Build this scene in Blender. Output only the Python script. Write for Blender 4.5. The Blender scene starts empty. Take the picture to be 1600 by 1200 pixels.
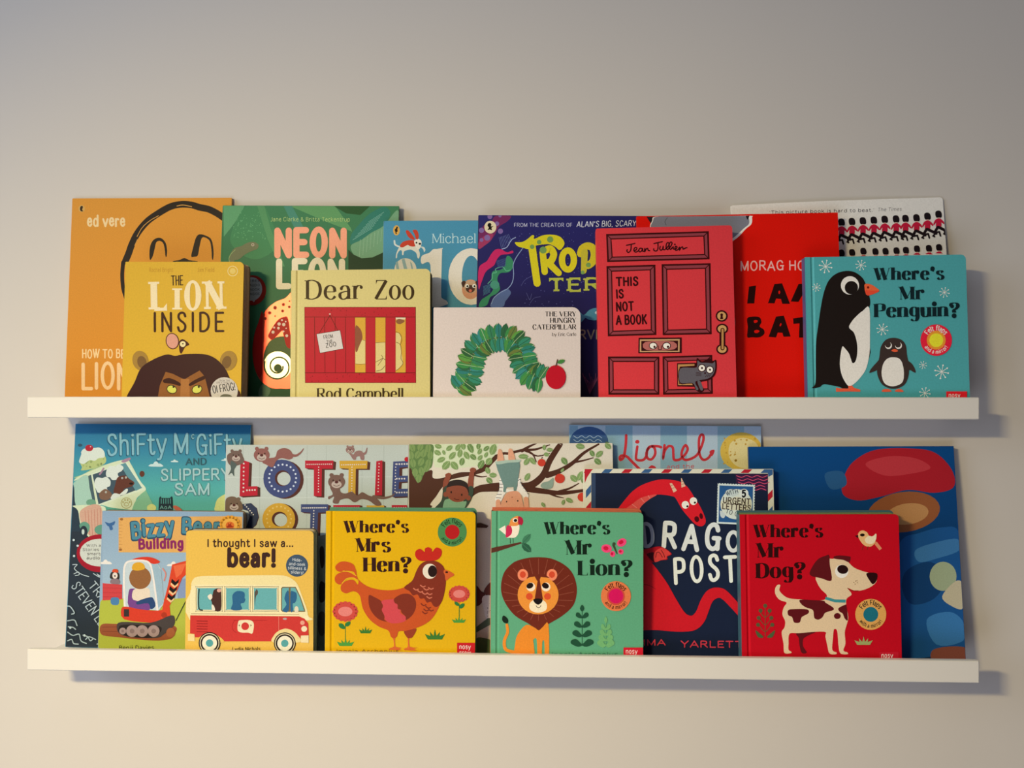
import bpy, math
from mathutils import Vector, Matrix
from mathutils.geometry import tessellate_polygon

S = bpy.context.scene
COL = S.collection

# ---------------------------------------------------------------- camera
YAW = math.radians(2.345)
CAM = Vector((0.0, -1.0427, 0.0))
FPX = 1250.0
cd = bpy.data.cameras.new('camera')
cd.sensor_width = 36.0
cd.lens = FPX / 1600.0 * 36.0
cd.clip_start = 0.01
cam = bpy.data.objects.new('camera', cd)
COL.objects.link(cam)
cam.location = CAM
cam.rotation_euler = (math.radians(90), 0, YAW)
S.camera = cam
RGT = Vector((math.cos(YAW), math.sin(YAW), 0))
FWD = Vector((-math.sin(YAW), math.cos(YAW), 0))

# ---------------------------------------------------------------- world, lamps, exposure
S.view_settings.view_transform = 'Standard'
S.view_settings.look = 'None'
S.view_settings.gamma = 1.0
S.view_settings.use_curve_mapping = False
S.view_settings.exposure = 0.0
w = bpy.data.worlds.new('room_light')
S.world = w
w.use_nodes = True
w.node_tree.nodes['Background'].inputs[0].default_value = (0.9, 0.95, 1.0, 1)
w.node_tree.nodes['Background'].inputs[1].default_value = 0.035

def aim(o, target):
    d = Vector(target) - o.location
    o.rotation_euler = d.to_track_quat('-Z', 'Y').to_euler()

def add_light(name, kind, loc, target, rgb, size, spread=180):
    l = bpy.data.lights.new(name, kind)
    e = max(rgb)
    l.energy = e
    l.color = [c / e for c in rgb]
    l.shape = 'RECTANGLE'
    l.size, l.size_y = size
    l.spread = math.radians(spread)
    o = bpy.data.objects.new(name, l)
    COL.objects.link(o)
    o.location = loc
    aim(o, target)

# a small wide lamp to the left of the viewer, shining forwards and down
LAMP = (-0.80, -1.465, 0.42)
add_light('reading_lamp', 'AREA', LAMP, (-0.5, 0, -1.2), (3.8, 2.9, 1.1), (0.24, 0.05), 110)
add_light('reading_lamp_shade', 'AREA', LAMP, (0.08, -0.3, -1.2), (10.4, 8.3, 4.4), (0.24, 0.05), 120)
# daylight from a window at the left, soft light from the ceiling, the room behind and the floor's bounce
add_light('window_daylight', 'AREA', (-2.5, -1.6, 0.6), (0, 0, 0), (19.5, 22, 26.0), (1.2, 1.4))
add_light('ceiling_bounce', 'AREA', (-0.6, -0.6, 1.7), (-0.3, 0, -0.3), (4.8, 4.9, 4.8), (1.6, 0.8))
add_light('room_fill', 'AREA', (0, -3.0, 0), (0, 0, 0), (3.5, 2.8, 3.1), (3.0, 2.5))
add_light('floor_bounce', 'AREA', (-0.8, -2.0, -1.2), (0, 0, 0), (10.6, 11.3, 12.8), (1.5, 1.0))
add_light('floor_bounce_near', 'AREA', (-0.3, -1.3, -1.5), (0, 0, 0), (3.0, 2.4, 2.2), (2.0, 1.4))

# ---------------------------------------------------------------- helpers
def lin1(c):
    return c / 12.92 if c <= 0.04045 else ((c + 0.055) / 1.055) ** 2.4
def hexlin(h):
    h = h.lstrip('#')
    return [lin1(int(h[i:i + 2], 16) / 255.0) for i in (0, 2, 4)]
def ray(px, py):
    return (RGT * ((px - 800.0) / FPX) + Vector((0, 0, 1)) * ((600.0 - py) / FPX) + FWD)

def bsdf(m):
    return m.node_tree.nodes['Principled BSDF']
def new_mat(name, color=None, rough=0.5, metal=0.0, attr=None, grain=0.0, bump=0.0, gscale=900.0, spec=0.5, coat=0.0):
    m = bpy.data.materials.new(name)
    m.use_nodes = True
    nt = m.node_tree
    b = bsdf(m)
    b.inputs['Roughness'].default_value = rough
    b.inputs['Metallic'].default_value = metal
    b.inputs['Specular IOR Level'].default_value = spec
    b.inputs['Coat Weight'].default_value = coat
    b.inputs['Coat Roughness'].default_value = 0.15
    tc = nt.nodes.new('ShaderNodeTexCoord')
    nz = nt.nodes.new('ShaderNodeTexNoise')
    nz.inputs['Scale'].default_value = gscale
    nz.inputs['Detail'].default_value = 3.0
    nt.links.new(tc.outputs['Object'], nz.inputs['Vector'])
    if attr:
        src = nt.nodes.new('ShaderNodeAttribute')
        src.attribute_name = attr
    else:
        src = nt.nodes.new('ShaderNodeRGB')
        src.outputs[0].default_value = (*color, 1)
    out = src.outputs['Color'] if attr else src.outputs[0]
    if grain > 0:
        mr = nt.nodes.new('ShaderNodeMapRange')
        mr.inputs[1].default_value = 0.3
        mr.inputs[2].default_value = 0.7
        mr.inputs[3].default_value = 1.0 - grain
        mr.inputs[4].default_value = 1.0 + grain
        nt.links.new(nz.outputs['Fac'], mr.inputs[0])
        mx = nt.nodes.new('ShaderNodeVectorMath')
        mx.operation = 'SCALE'
        nt.links.new(out, mx.inputs[0])
        nt.links.new(mr.outputs[0], mx.inputs['Scale'])
        out = mx.outputs[0]
    nt.links.new(out, b.inputs['Base Color'])
    if bump > 0:
        bp = nt.nodes.new('ShaderNodeBump')
        bp.inputs['Strength'].default_value = bump
        bp.inputs['Distance'].default_value = 0.0005
        nt.links.new(nz.outputs['Fac'], bp.inputs['Height'])
        nt.links.new(bp.outputs[0], b.inputs['Normal'])
    return m

def mesh_obj(name, verts, faces, mat, parent=None, colors=None, matidx=None, mats=None, smooth=False):
    me = bpy.data.meshes.new(name)
    me.from_pydata(verts, [], faces)
    for mm in (mats or [mat]):
        me.materials.append(mm)
    if matidx:
        for p, i in zip(me.polygons, matidx):
            p.material_index = i
    if colors:
        a = me.color_attributes.new('ink', 'FLOAT_COLOR', 'POINT')
        flat = []
        for c in colors:
            flat.extend((c[0], c[1], c[2], 1.0))
        a.data.foreach_set('color', flat)
    me.update()
    o = bpy.data.objects.new(name, me)
    COL.objects.link(o)
    if parent:
        o.parent = parent
    return o

def box(x0, x1, y0, y1, z0, z1, ch=0.0):
    """box with chamfered long (x) edges; returns verts, faces"""
    if ch <= 0:
        v = [(x, y, z) for x in (x0, x1) for y in (y0, y1) for z in (z0, z1)]
        f = [(0, 1, 3, 2), (4, 6, 7, 5), (0, 4, 5, 1), (2, 3, 7, 6), (0, 2, 6, 4), (1, 5, 7, 3)]
        return v, f
    prof = [(y0 + ch, z0), (y1 - ch, z0), (y1, z0 + ch), (y1, z1 - ch), (y1 - ch, z1), (y0 + ch, z1), (y0, z1 - ch), (y0, z0 + ch)]
    n = len(prof)
    v = []
    for x, i in ((x0, 1), (x0 + ch, 0), (x1 - ch, 0), (x1, 1)):
        for (y, z) in prof:
            if i:
                y = min(max(y, y0 + ch), y1 - ch)
                z = min(max(z, z0 + ch), z1 - ch)
            v.append((x, y, z))
    f = [tuple(range(n)), tuple(reversed(range(3 * n, 4 * n)))]
    for k in range(3):
        for i in range(n):
            j = (i + 1) % n
            f.append((k * n + i, (k + 1) * n + i, (k + 1) * n + j, k * n + j))
    return v, f

def smooth_pts(pts, closed=False, sub=5):
    n = len(pts)
    if n < 3:
        return pts
    out = []
    rng = n if closed else n - 1
    for i in range(rng):
        if closed:
            p0, p1, p2, p3 = pts[(i - 1) % n], pts[i], pts[(i + 1) % n], pts[(i + 2) % n]
        else:
            p1, p2 = pts[i], pts[i + 1]
            p0 = pts[i - 1] if i > 0 else (2 * p1[0] - p2[0], 2 * p1[1] - p2[1])
            p3 = pts[i + 2] if i + 2 < n else (2 * p2[0] - p1[0], 2 * p2[1] - p1[1])
        for k in range(sub):
            t = k / sub
            t2, t3 = t * t, t * t * t
            out.append(tuple(0.5 * (2 * p1[a] + (p2[a] - p0[a]) * t + (2 * p0[a] - 5 * p1[a] + 4 * p2[a] - p3[a]) * t2
                                    + (3 * p1[a] - p0[a] - 3 * p2[a] + p3[a]) * t3) for a in (0, 1)))
    if not closed:
        out.append(pts[-1])
    return out

def P(s):
    return [tuple(float(c) for c in q.split(',')) for q in s.split()]

# ---------------------------------------------------------------- lettering: a skeleton alphabet, inked with a pen
# strokes: plain = straight lines, ~ smooth, - thin, = thick, o ring (cx,cy,rx,ry), . dot (x,y)
GL = {
'A': '5.4|-0,0 2.7,7|=2.7,7 5.4,0|-1.1,2.3 4.3,2.3',
'B': '4.7|.4,0 .4,7|~.4,7 2.6,7 3.8,6.4 3.9,4.7 2.6,3.8 .4,3.8|~.4,3.8 2.8,3.8 4.4,3 4.4,.9 2.8,0 .4,0',
'C': '4.9|~4.5,5.4 3.9,6.7 2.5,7.1 .9,6 .3,3.5 .9,1 2.5,-.1 3.9,.4 4.7,1.7',
'D': '5|.4,0 .4,7|~.4,7 2.4,7 4.2,5.9 4.8,3.5 4.2,1.1 2.4,0 .4,0',
'E': '4.2|.4,0 .4,7|.4,7 4.1,7|.4,3.6 3.5,3.6|.4,0 4.2,0',
'F': '4|.4,0 .4,7|.4,7 4,7|.4,3.5 3.4,3.5',
'G': '5.2|~4.5,5.5 3.9,6.7 2.5,7.1 .9,6 .3,3.5 .9,1 2.5,-.1 3.9,.3 4.7,1.2|4.7,0 4.7,3.1|-3,3.1 5.2,3.1',
'H': '5|.4,0 .4,7|4.6,0 4.6,7|-.4,3.6 4.6,3.6',
'I': '1|.5,0 .5,7',
'J': '3.1|~2.7,7 2.7,4.5 2.7,2 2.1,.3 1,-.1 .1,.8',
'K': '4.8|.4,0 .4,7|-4.4,7 .4,2.6|=1.7,3.9 4.8,0',
'L': '4|.4,0 .4,7|.4,0 4,0',
'M': '6|-.4,0 .4,7|=.4,7 3,.4|-3,.4 5.6,7|5.6,7 5.6,0',
'N': '5.2|-.4,0 .4,7|=.4,7 4.8,0|-4.8,0 4.8,7',
'O': '5.4|o2.7,3.5 2.35,3.6',
'P': '4.5|.4,0 .4,7|~.4,7 2.8,7 4.2,6.3 4.2,4.1 2.8,3.3 .4,3.3',
'R': '4.9|.4,0 .4,7|~.4,7 2.8,7 4.1,6.3 4.1,4.2 2.8,3.5 .4,3.5|=2.3,3.5 4.8,0',
'S': '4.4|~4,5.7 3.4,6.8 2.1,7.1 .8,6.5 .6,5.2 1.6,4.1 3.1,3.2 4,2.1 3.7,.7 2.2,-.1 .9,.2 .3,1.5',
'T': '5|2.5,0 2.5,7|.1,7 4.9,7',
'U': '5|~.4,7 .4,4 .6,1.6 1.3,.3 2.6,-.1 3.9,.4 4.5,1.6 4.6,4 4.6,7',
'V': '5.2|=0,7 2.6,0|-2.6,0 5.2,7',
'W': '7.6|=0,7 2,0|-2,0 3.9,7|=3.4,7 5.4,0|-5.4,0 7.6,7',
'X': '5|=.2,7 4.8,0|-.2,0 4.8,7',
'Y': '5|=0,7 2.5,3.3|-2.5,3.3 5,7|2.5,3.3 2.5,0',
'Z': '4.6|.3,7 4.4,7|=4.4,7 .2,0|.2,0 4.6,0',
'a': '3.9|~.6,4 1.5,4.9 2.7,4.8 3.3,3.7|3.3,3.9 3.3,0|~3.3,3 1.6,2.7 .4,2 .4,.7 1.3,-.1 2.5,.3 3.3,1.2|*.8,3.9',
'b': '4.4|.4,0 .4,7.3|o2.3,2.5 1.9,2.6',
'c': '3.8|~3.5,4 2.8,4.9 1.7,5 .6,4.1 .3,2.5 .7,.8 1.9,-.1 3,.2 3.7,1.2|*3.2,3.9',
'd': '4.4|o2.1,2.5 1.8,2.6|4,0 4,7.3',
'e': '4|-.5,2.7 3.7,2.7|~3.7,2.7 3.4,4.3 2.2,5.1 .9,4.4 .35,2.6 .8,.8 2.1,-.1 3.1,.2 3.8,1.1',
'f': '2.9|~3,6.6 2.3,7.3 1.5,7 1.2,6 1.2,4.9|1.2,4.9 1.2,0|-0,4.9 2.6,4.9',
'g': '4.2|o2,2.7 1.6,2.4|~3.7,5 3.7,2 3.7,-.5 2.9,-2 1.6,-2.2 .4,-1.4',
'h': '4.3|.4,0 .4,7.3|~.4,3.6 1.2,4.7 2.4,5 3.5,4.5 3.8,3.2|3.8,3.4 3.8,0',
'i': '1|.5,0 .5,5|.5,6.7',
'j': '1.6|~1.3,5 1.3,1 1.2,-1.3 .2,-2.1|.1.3,6.7',
'k': '4|.4,0 .4,7.3|-3.6,5 .4,2|=1.5,2.8 4,0',
'l': '1|.5,0 .5,7.3',
'm': '6.7|.4,0 .4,5|~.4,3.6 1.2,4.8 2.2,5 3.1,4.5 3.4,3.2|3.4,3.5 3.4,0|~3.4,3.6 4.2,4.8 5.2,5 6.1,4.5 6.3,3.2|6.3,3.5 6.3,0',
'n': '4.3|.4,0 .4,5|~.4,3.5 1.2,4.7 2.4,5 3.5,4.5 3.8,3.2|3.8,3.4 3.8,0',
'o': '4.2|o2.1,2.5 1.8,2.6',
'p': '4.4|.4,-2 .4,5|o2.3,2.5 1.9,2.6',
'q': '4.4|o2.1,2.5 1.8,2.6|4,-2 4,5',
'r': '3|.4,0 .4,5|~.4,3.4 1,4.6 1.9,5.1 2.8,4.7|*2.6,4.4',
's': '3.6|~3.2,4 2.6,4.9 1.6,5 .7,4.5 .7,3.4 1.8,2.7 2.9,2.1 3.3,1.1 2.6,.1 1.5,-.1 .4,.9',
't': '2.9|~1.1,6.6 1.1,4 1.1,1.5 1.5,.2 2.3,-.1 3,.6|-0,4.9 2.7,4.9',
'u': '4.3|~.4,5 .4,2.6 .6,.8 1.6,-.1 2.9,.3 3.8,1.6|3.8,5 3.8,0',
'v': '4.2|=0,5 2.1,0|-2.1,0 4.2,5',
'w': '6.2|=0,5 1.6,0|-1.6,0 3.1,5|=3.1,5 4.7,0|-4.7,0 6.2,5',
'x': '4|=.1,5 3.9,0|-.1,0 3.9,5',
'y': '4.2|=0,5 2.1,0|~4.2,5 2.1,0 1.2,-1.8 .2,-2',
'z': '3.6|.2,5 3.4,5|=3.4,5 .1,0|.1,0 3.6,0',
'1': '2.4|1.6,0 1.6,7|-0,5.5 1.6,7',
'0': '4.8|o2.4,3.5 2,3.6',
'5': '4.4|-.9,7 3.9,7|-.9,7 .6,4|~.6,4 2,4.6 3.6,4 4.1,2.4 3.4,.6 1.8,-.1 .4,.8',
'.': '1|..5,.3', '!': '1|.5,7 .5,2.2|..5,.2', "'": '1.4|..7,6.4|.9,6.4 .3,4.9', ',': '1|.6,.4 .2,-1.2', '`': '1|.4,7 .6,5.6',
'?': '4|~.4,5.3 .6,6.6 2,7.1 3.4,6.6 3.8,5.3 3,4.1 2,3.2 1.9,1.9|*.9,5.3|.1.9,.2',
'&': '5.4|~5,3 3.8,.8 2,-.1 .5,.8 .7,2.6 2.4,4 3.1,5.6 2.2,7 1.2,5.7 2.6,3 5.2,0',
'-': '2.4|0,2.7 2.4,2.7', '_': '2|0,0 2,0', ':': '1|..5,.4|..5,4',
}
for k, v in list(GL.items()):
    parts = v.split('|')
    st = []
    for s in parts[1:]:
        if k == 'i' and s == '.5,6.7':
            st.append(('.', [(.5, 6.7)]))
        elif s.startswith('.') and ' ' not in s:
            st.append(('.', P(s[1:])))
        elif s[0] in '~-=o*':
            st.append((s[0], P(s[1:])))
        else:
            st.append(('s', P(s)))
    GL[k] = (float(parts[0]), st)

DZ = 6e-6
class Art:
    """flat ink printed on a cover: layers of coloured shapes a few microns apart, authored in crops of the plan view"""
    def __init__(self, book):
        self.bk = book
        self.V, self.F, self.C, self.M = [], [], [], []
        self.lv = 4
        self.v(0, 0, 1)
        self.foil = 0
    def v(self, x0, y0, s):
        self.x0, self.y0, self.s = x0, y0, s
    def col(self, h):
        if isinstance(h, str):
            c = hexlin(h)
            g = self.bk['gain']
            return [max(0.004, min(0.92, c[i] * g[i])) for i in range(3)]
        return h
    def put(self, pts, col, tri=None, lv=None, cols=None):
        """pts in crop px"""
        lv = self.lv if lv is None else lv
        bk = self.bk
        b = len(self.V)
        for p in pts:
            self.V.append(bk['to_local'](self.x0 + p[0] / self.s, self.y0 + p[1] / self.s, lv * DZ))
        cs = cols or [self.col(col)] * len(pts)
        self.C.extend(cs)
        if tri is None:
            tri = tessellate_polygon([[Vector((p[0], p[1], 0)) for p in pts]])
        for t in tri:
            # make every face look out of the cover
            a = pts[t[0]]; c = pts[t[1]]; d = pts[t[2]]
            ar = (c[0] - a[0]) * (d[1] - a[1]) - (c[1] - a[1]) * (d[0] - a[0])
            t = tuple(t) if ar < 0 else tuple(reversed(t))
            self.F.append(tuple(b + i for i in t))
            self.M.append(self.foil)
    def p(self, col, pts):
        self.put(P(pts) if isinstance(pts, str) else pts, col)
        self.lv += 1
    def b(self, col, pts, sub=5):
        self.put(smooth_pts(P(pts) if isinstance(pts, str) else pts, True, sub), col)
        self.lv += 1
    def e(self, col, cx, cy, rx, ry=None, rot=0, n=None, keep=False, a0=0, a1=360):
        ry = rx if ry is None else ry
        n = n or (28 if max(rx, ry) / self.s > 6 else (14 if max(rx, ry) / self.s > 2 else 8))
        r = math.radians(rot)
        pts = []
        for i in range(n + (1 if a1 - a0 < 360 else 0)):
            a = math.radians(a0 + (a1 - a0) * i / n)
            x, y = rx * math.cos(a), ry * math.sin(a)
            pts.append((cx + x * math.cos(r) - y * math.sin(r), cy + x * math.sin(r) + y * math.cos(r)))
        self.put(pts, col, [tuple([0, i, i + 1]) for i in range(1, len(pts) - 1)])
        if not keep:
            self.lv += 1
    def r(self, col, x0, y0, x1, y1):
        self.p(col, [(x0, y0), (x1, y0), (x1, y1), (x0, y1)])
    def grad(self, x0, y0, x1, y1, c0, c1, vert=True, quad=None):
        pts = quad or [(x0, y0), (x1, y0), (x1, y1), (x0, y1)]
        a, b = self.col(c0), self.col(c1)
        self.put(pts, None, [(0, 1, 2), (0, 2, 3)], cols=[a, a, b, b] if vert else [a, b, b, a])
        self.lv += 1
    def ring(self, col, cx, cy, rx, ry, wfun, lv=None, n=28, rot=0):
        o, q = [], []
        for i in range(n):
            a = 2 * math.pi * i / n
            wd = wfun(a) / 2
            o.append((cx + (rx + wd) * math.cos(a), cy + (ry + wd) * math.sin(a)))
            q.append((cx + max(.01, rx - wd) * math.cos(a), cy + max(.01, ry - wd) * math.sin(a)))
        return o, q
    def strip(self, col, pts, ws, lv=None, caps=True, xf=None):
        """an inked line; pts px, ws full widths"""
        q = [pts[0]]
        w2 = [ws[0]]
        for p_, w_ in zip(pts[1:], ws[1:]):
            if abs(p_[0] - q[-1][0]) + abs(p_[1] - q[-1][1]) > 1e-6:
                q.append(p_); w2.append(w_)
        n = len(q)
        if n < 2:
            return
        L, R = [], []
        for i in range(n):
            a = q[max(0, i - 1)]; c = q[min(n - 1, i + 1)]
            dx, dy = c[0] - a[0], c[1] - a[1]
            if 0 < i < n - 1:
                d1 = math.hypot(q[i][0] - a[0], q[i][1] - a[1]); d2 = math.hypot(c[0] - q[i][0], c[1] - q[i][1])
                dx = (q[i][0] - a[0]) / d1 + (c[0] - q[i][0]) / d2
                dy = (q[i][1] - a[1]) / d1 + (c[1] - q[i][1]) / d2
                m = math.hypot(dx, dy)
                k = min(1.6, 2.0 / max(m, .3))
            else:
                k = 1.0
            dd = math.hypot(dx, dy) or 1
            nx, ny = -dy / dd, dx / dd
            h = w2[i] / 2 * k
            L.append((q[i][0] + nx * h, q[i][1] + ny * h))
            R.append((q[i][0] - nx * h, q[i][1] - ny * h))
        tris = []
        for i in range(n - 1):
            tris += [(i, i + 1, n + i + 1), (i, n + i + 1, n + i)]
        P2 = L + R
        if caps and max(ws) / self.s > 1.3:
            for (end, sg) in ((0, -1), (n - 1, 1)):
                cx, cy = q[end]
                lx, ly = L[end][0] - cx, L[end][1] - cy
                base = len(P2)
                P2.append((cx, cy))
                ids = [end]
                for k in range(1, 5):
                    a = -sg * math.pi * k / 5
                    P2.append((cx + lx * math.cos(a) - ly * math.sin(a), cy + lx * math.sin(a) + ly * math.cos(a)))
                    ids.append(len(P2) - 1)
                ids.append(n + end)
                for a, b in zip(ids[:-1], ids[1:]):
                    tris.append((base, a, b))
        if xf:
            P2 = [xf(a) for a in P2]
        self.put(P2, col, tris, lv)
    def l(self, col, w, pts, caps=True):
        pts = P(pts) if isinstance(pts, str) else pts
        n = len(pts)
        ws = [w] * n if not isinstance(w, tuple) else [w[0] + (w[1] - w[0]) * i / (n - 1) for i in range(n)]
        self.strip(col, pts, ws, caps=caps)
        self.lv += 1
    def c(self, col, w, pts, sub=5, caps=True):
        pts = smooth_pts(P(pts) if isinstance(pts, str) else pts, False, sub)
        self.l(col, w, pts, caps)
    def t(self, s, xa, ya, xb, yb, cap, col, style=1.0, slant=0.0, gap=None, arc=None, wob=0.0):
        """lettering from (xa,ya) to (xb,yb) on the baseline, cap height cap"""
        ser = isinstance(style, tuple)
        thick, thin, sh, sw = style if ser else (style, style, 0, 0)
        gap = gap if gap is not None else ((thick * .62 + .1 + sw * .35) if ser else (thick * .55 + 1.0))
        pos, x = [], thick / 2
        for ch in s:
            if ch == ' ':
                x += 2.6 + gap * .3
                continue
            g = GL[ch]
            pos.append((x, ch))
            x += g[0] + gap
        tot = x - gap + thick / 2
        ln = math.hypot(xb - xa, yb - ya)
        sy = cap / 7.0
        sx = ln / tot
        if arc:
            cx, cy, rad, a0, a1, inward = arc
            sx = abs(math.radians(a1 - a0)) * rad / tot
        ca, sa = ((xb - xa) / ln, (yb - ya) / ln) if ln else (1, 0)
        k = (sx / sy) ** .5 if not ser else min(1.0, sx / sy) ** .35    # stroke width follows the set width a little
        lv0, mx = self.lv, 0
        for gi, (gx, ch) in enumerate(pos):
            wy = wob * math.sin(gi * 2.4 + len(s)) if wob else 0
            def xf(pt):
                u = pt[0] * 1.0
                v_ = pt[1]
                if arc:
                    xx = u
                    if inward:
                        a = math.radians(a0) - (xx / rad) * (1 if a1 < a0 else -1)
                        return (cx + (rad - v_) * math.cos(a), cy + (rad - v_) * math.sin(a))
                    a = math.radians(a0) + (xx / rad) * (1 if a1 > a0 else -1)
                    return (cx + (rad + v_) * math.cos(a), cy + (rad + v_) * math.sin(a))
                u = u + slant * v_
                v_ = v_ + wy * sy
                return (xa + u * ca + v_ * sa, ya + u * sa - v_ * ca)
            def S_(pt):
                return ((gx + pt[0]) * sx, pt[1] * sy)
            for si, (kind, pts) in enumerate(GL[ch][1]):
                lv = lv0 + si * 2
                mx = max(mx, si * 2 + 1)
                if kind == 'o':
                    (cx_, cy_), (rx_, ry_) = pts
                    c0 = S_((cx_, cy_))
                    wf = (lambda a: (thin + (thick - thin) * abs(math.cos(a)) ** 1.4) * sy * k)
                    o, q = self.ring(col, c0[0], c0[1], rx_ * sx, ry_ * sy, wf, n=24 if cap / self.s > 7 else 12)
                    n = len(o)
                    pp = [xf(a) for a in o + q]
                    tr = []
                    for i in range(n):
                        j = (i + 1) % n
                        tr += [(i, j, n + j), (i, n + j, n + i)]
                    self.put(pp, col, tr, lv)
                elif kind in '.*':
                    if kind == '*' and not (ser and thick > .7):
                        continue
                    c0 = S_(pts[0])
                    rr = (thick * .62 if kind == '.' else thick * .5) * sy * (k if not ser else 1)
                    m = 10
                    pp = [xf((c0[0] + rr * math.cos(2 * math.pi * i / m), c0[1] + rr * math.sin(2 * math.pi * i / m))) for i in range(m)]
                    self.put(pp, col, [(0, i, i + 1) for i in range(1, m - 1)], lv)
                else:
                    if kind == '~' or (kind == 's' and False):
                        q = smooth_pts([S_(a) for a in pts], False, 5 if cap / self.s > 7 else 3)
                    else:
                        q = [S_(a) for a in pts]
                    ws = []
                    for i in range(len(q)):
                        a = q[max(0, i - 1)]; c_ = q[min(len(q) - 1, i + 1)]
                        th = math.atan2(c_[1] - a[1], c_[0] - a[0])
                        if kind == '-': wv = thin
                        elif kind == '=': wv = thick
                        elif kind == 's' : wv = thick if abs(math.sin(th)) > .5 else thin
                        else: wv = thin + (thick - thin) * abs(math.sin(th)) ** 1.5
                        ws.append(wv * sy * k)
                    self.strip(col, q, ws, lv, caps=not ser, xf=xf)
                    if ser and kind != '~' and ch not in "',-_`!?":
                        for (a, bq) in ((pts[0], pts[-1]), (pts[-1], pts[0])):
                            vert = abs(a[1] - bq[1]) > abs(a[0] - bq[0]) * .8
                            fa = S_(a)
                            if vert and any(abs(a[1] - yy) < .05 for yy in (0, 7, 5, 7.3, -2)) and not (ch in 'AMNVWvwZz' and (
                                    (ch == 'A' and a[1] == 7) or (ch in 'VWvwN' and a[1] == 0 and ch != 'N') or (ch in 'Zz') or (ch == 'M' and a[1] < 1) and kind in '=-' and a[0] > 1)):
                                ww = (thin if kind == '-' else thick) * sy * k
                                hl = ww / 2 + sw * sx * (.55 if ser else 1)
                                left_only = ch in 'bdhiklmnprujfqg' and a[1] >= 5
                                x1 = fa[0] + (ww / 2 if left_only else hl)
                                yy = fa[1]
                                hh = sh * sy * (1 if a[1] <= 0 else -1)
                                self.put([xf(z) for z in ((fa[0] - hl, yy), (x1, yy), (x1, yy + hh), (fa[0] - hl, yy + hh))], col,
                                         [(0, 1, 2), (0, 2, 3)], lv + 1)
                            elif not vert and ch in 'EFLTZz' and kind == 's' and not (ch in 'EFL' and a[0] < 1):
                                tl = 1.5 * sy * (1 if a[1] == 0 else -1)
                                if a[1] not in (0, 7, 5): tl = 0
                                dirx = -1 if a[0] > bq[0] else 1
                                if tl:
                                    self.put([xf(z) for z in (fa, (fa[0] + dirx * sh * sy * 2.2, fa[1]), (fa[0], fa[1] + tl))], col, [(0, 1, 2)], lv + 1)
        self.lv = lv0 + mx + 1
    def build(self, parent, bk):
        if not self.F:
            return
        o = mesh_obj('cover_print', self.V, self.F, None, parent, colors=self.C, matidx=self.M, mats=[MAT_INK, MAT_FOIL])
        return o

MAT_INK = new_mat('printed_ink', rough=0.42, attr='ink', grain=0.06, gscale=700, spec=0.10)
MAT_FOIL = new_mat('foil_ink', rough=0.34, metal=0.75, attr='ink', grain=0.03, gscale=300)
MAT_PAINT = new_mat('white_lacquer', color=(0.76, 0.75, 0.74), rough=0.42, bump=0.02, gscale=60)

# ---------------------------------------------------------------- wall and picture ledges
def mk_wall():
    m = bpy.data.materials.new('wall_paint')
    m.use_nodes = True
    nt = m.node_tree
    b = bsdf(m)
    b.inputs['Roughness'].default_value = 0.85
    b.inputs['Specular IOR Level'].default_value = 0.25
    tc = nt.nodes.new('ShaderNodeTexCoord')
    n1 = nt.nodes.new('ShaderNodeTexNoise')
    n1.inputs['Scale'].default_value = 260
    n1.inputs['Detail'].default_value = 5
    n2 = nt.nodes.new('ShaderNodeTexNoise')
    n2.inputs['Scale'].default_value = 3.0
    nt.links.new(tc.outputs['Object'], n1.inputs['Vector'])
    nt.links.new(tc.outputs['Object'], n2.inputs['Vector'])
    mx = nt.nodes.new('ShaderNodeMix')
    mx.data_type = 'RGBA'
    mx.inputs['A'].default_value = (0.645, 0.62, 0.605, 1)
    mx.inputs['B'].default_value = (0.665, 0.64, 0.625, 1)
    nt.links.new(n2.outputs['Fac'], mx.inputs['Factor'])
    nt.links.new(mx.outputs['Result'], b.inputs['Base Color'])
    bp = nt.nodes.new('ShaderNodeBump')
    bp.inputs['Strength'].default_value = 0.12
    bp.inputs['Distance'].default_value = 0.0006
    nt.links.new(n1.outputs['Fac'], bp.inputs['Height'])
    nt.links.new(bp.outputs[0], b.inputs['Normal'])
    v, f = box(-5.0, 5.0, 0.0, 0.12, -2.2, 2.2)
    o = mesh_obj('wall_back', v, f, m)
    o['kind'] = 'structure'
mk_wall()

SX0, SX1 = -0.639, 0.511
LIPZ = {'u': -0.0158, 'l': -0.3268}
FLOOR = {'u': -0.0158 - 0.017, 'l': -0.3268 - 0.017}
def ledge(row, label):
    z = LIPZ[row]
    r = bpy.data.objects.new('picture_ledge', None)
    COL.objects.link(r)
    r.location = ((SX0 + SX1) / 2, 0, z - 0.026)
    if row == 'l':
        r.rotation_euler = (0, -0.0014, 0)
    r['label'] = label
    r['category'] = 'shelf'
    h = (SX1 - SX0) / 2
    v, f = box(-h, h, -0.080, -0.072, 0.0, 0.026, 0.0010)
    mesh_obj('front_lip', v, f, MAT_PAINT, r)
    v, f = box(-h, h, -0.0719, -0.006, 0.003, 0.009, 0.0006)
    mesh_obj('tray', v, f, MAT_PAINT, r)
    v, f = box(-h, h, -0.0059, -0.0002, 0.0, 0.009, 0.0006)
    mesh_obj('wall_rail', v, f, MAT_PAINT, r)
    return r
ledge('u', 'upper long white picture ledge, lit cream at its left end')
ledge('l', 'lower long white picture ledge below the other one')

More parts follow.
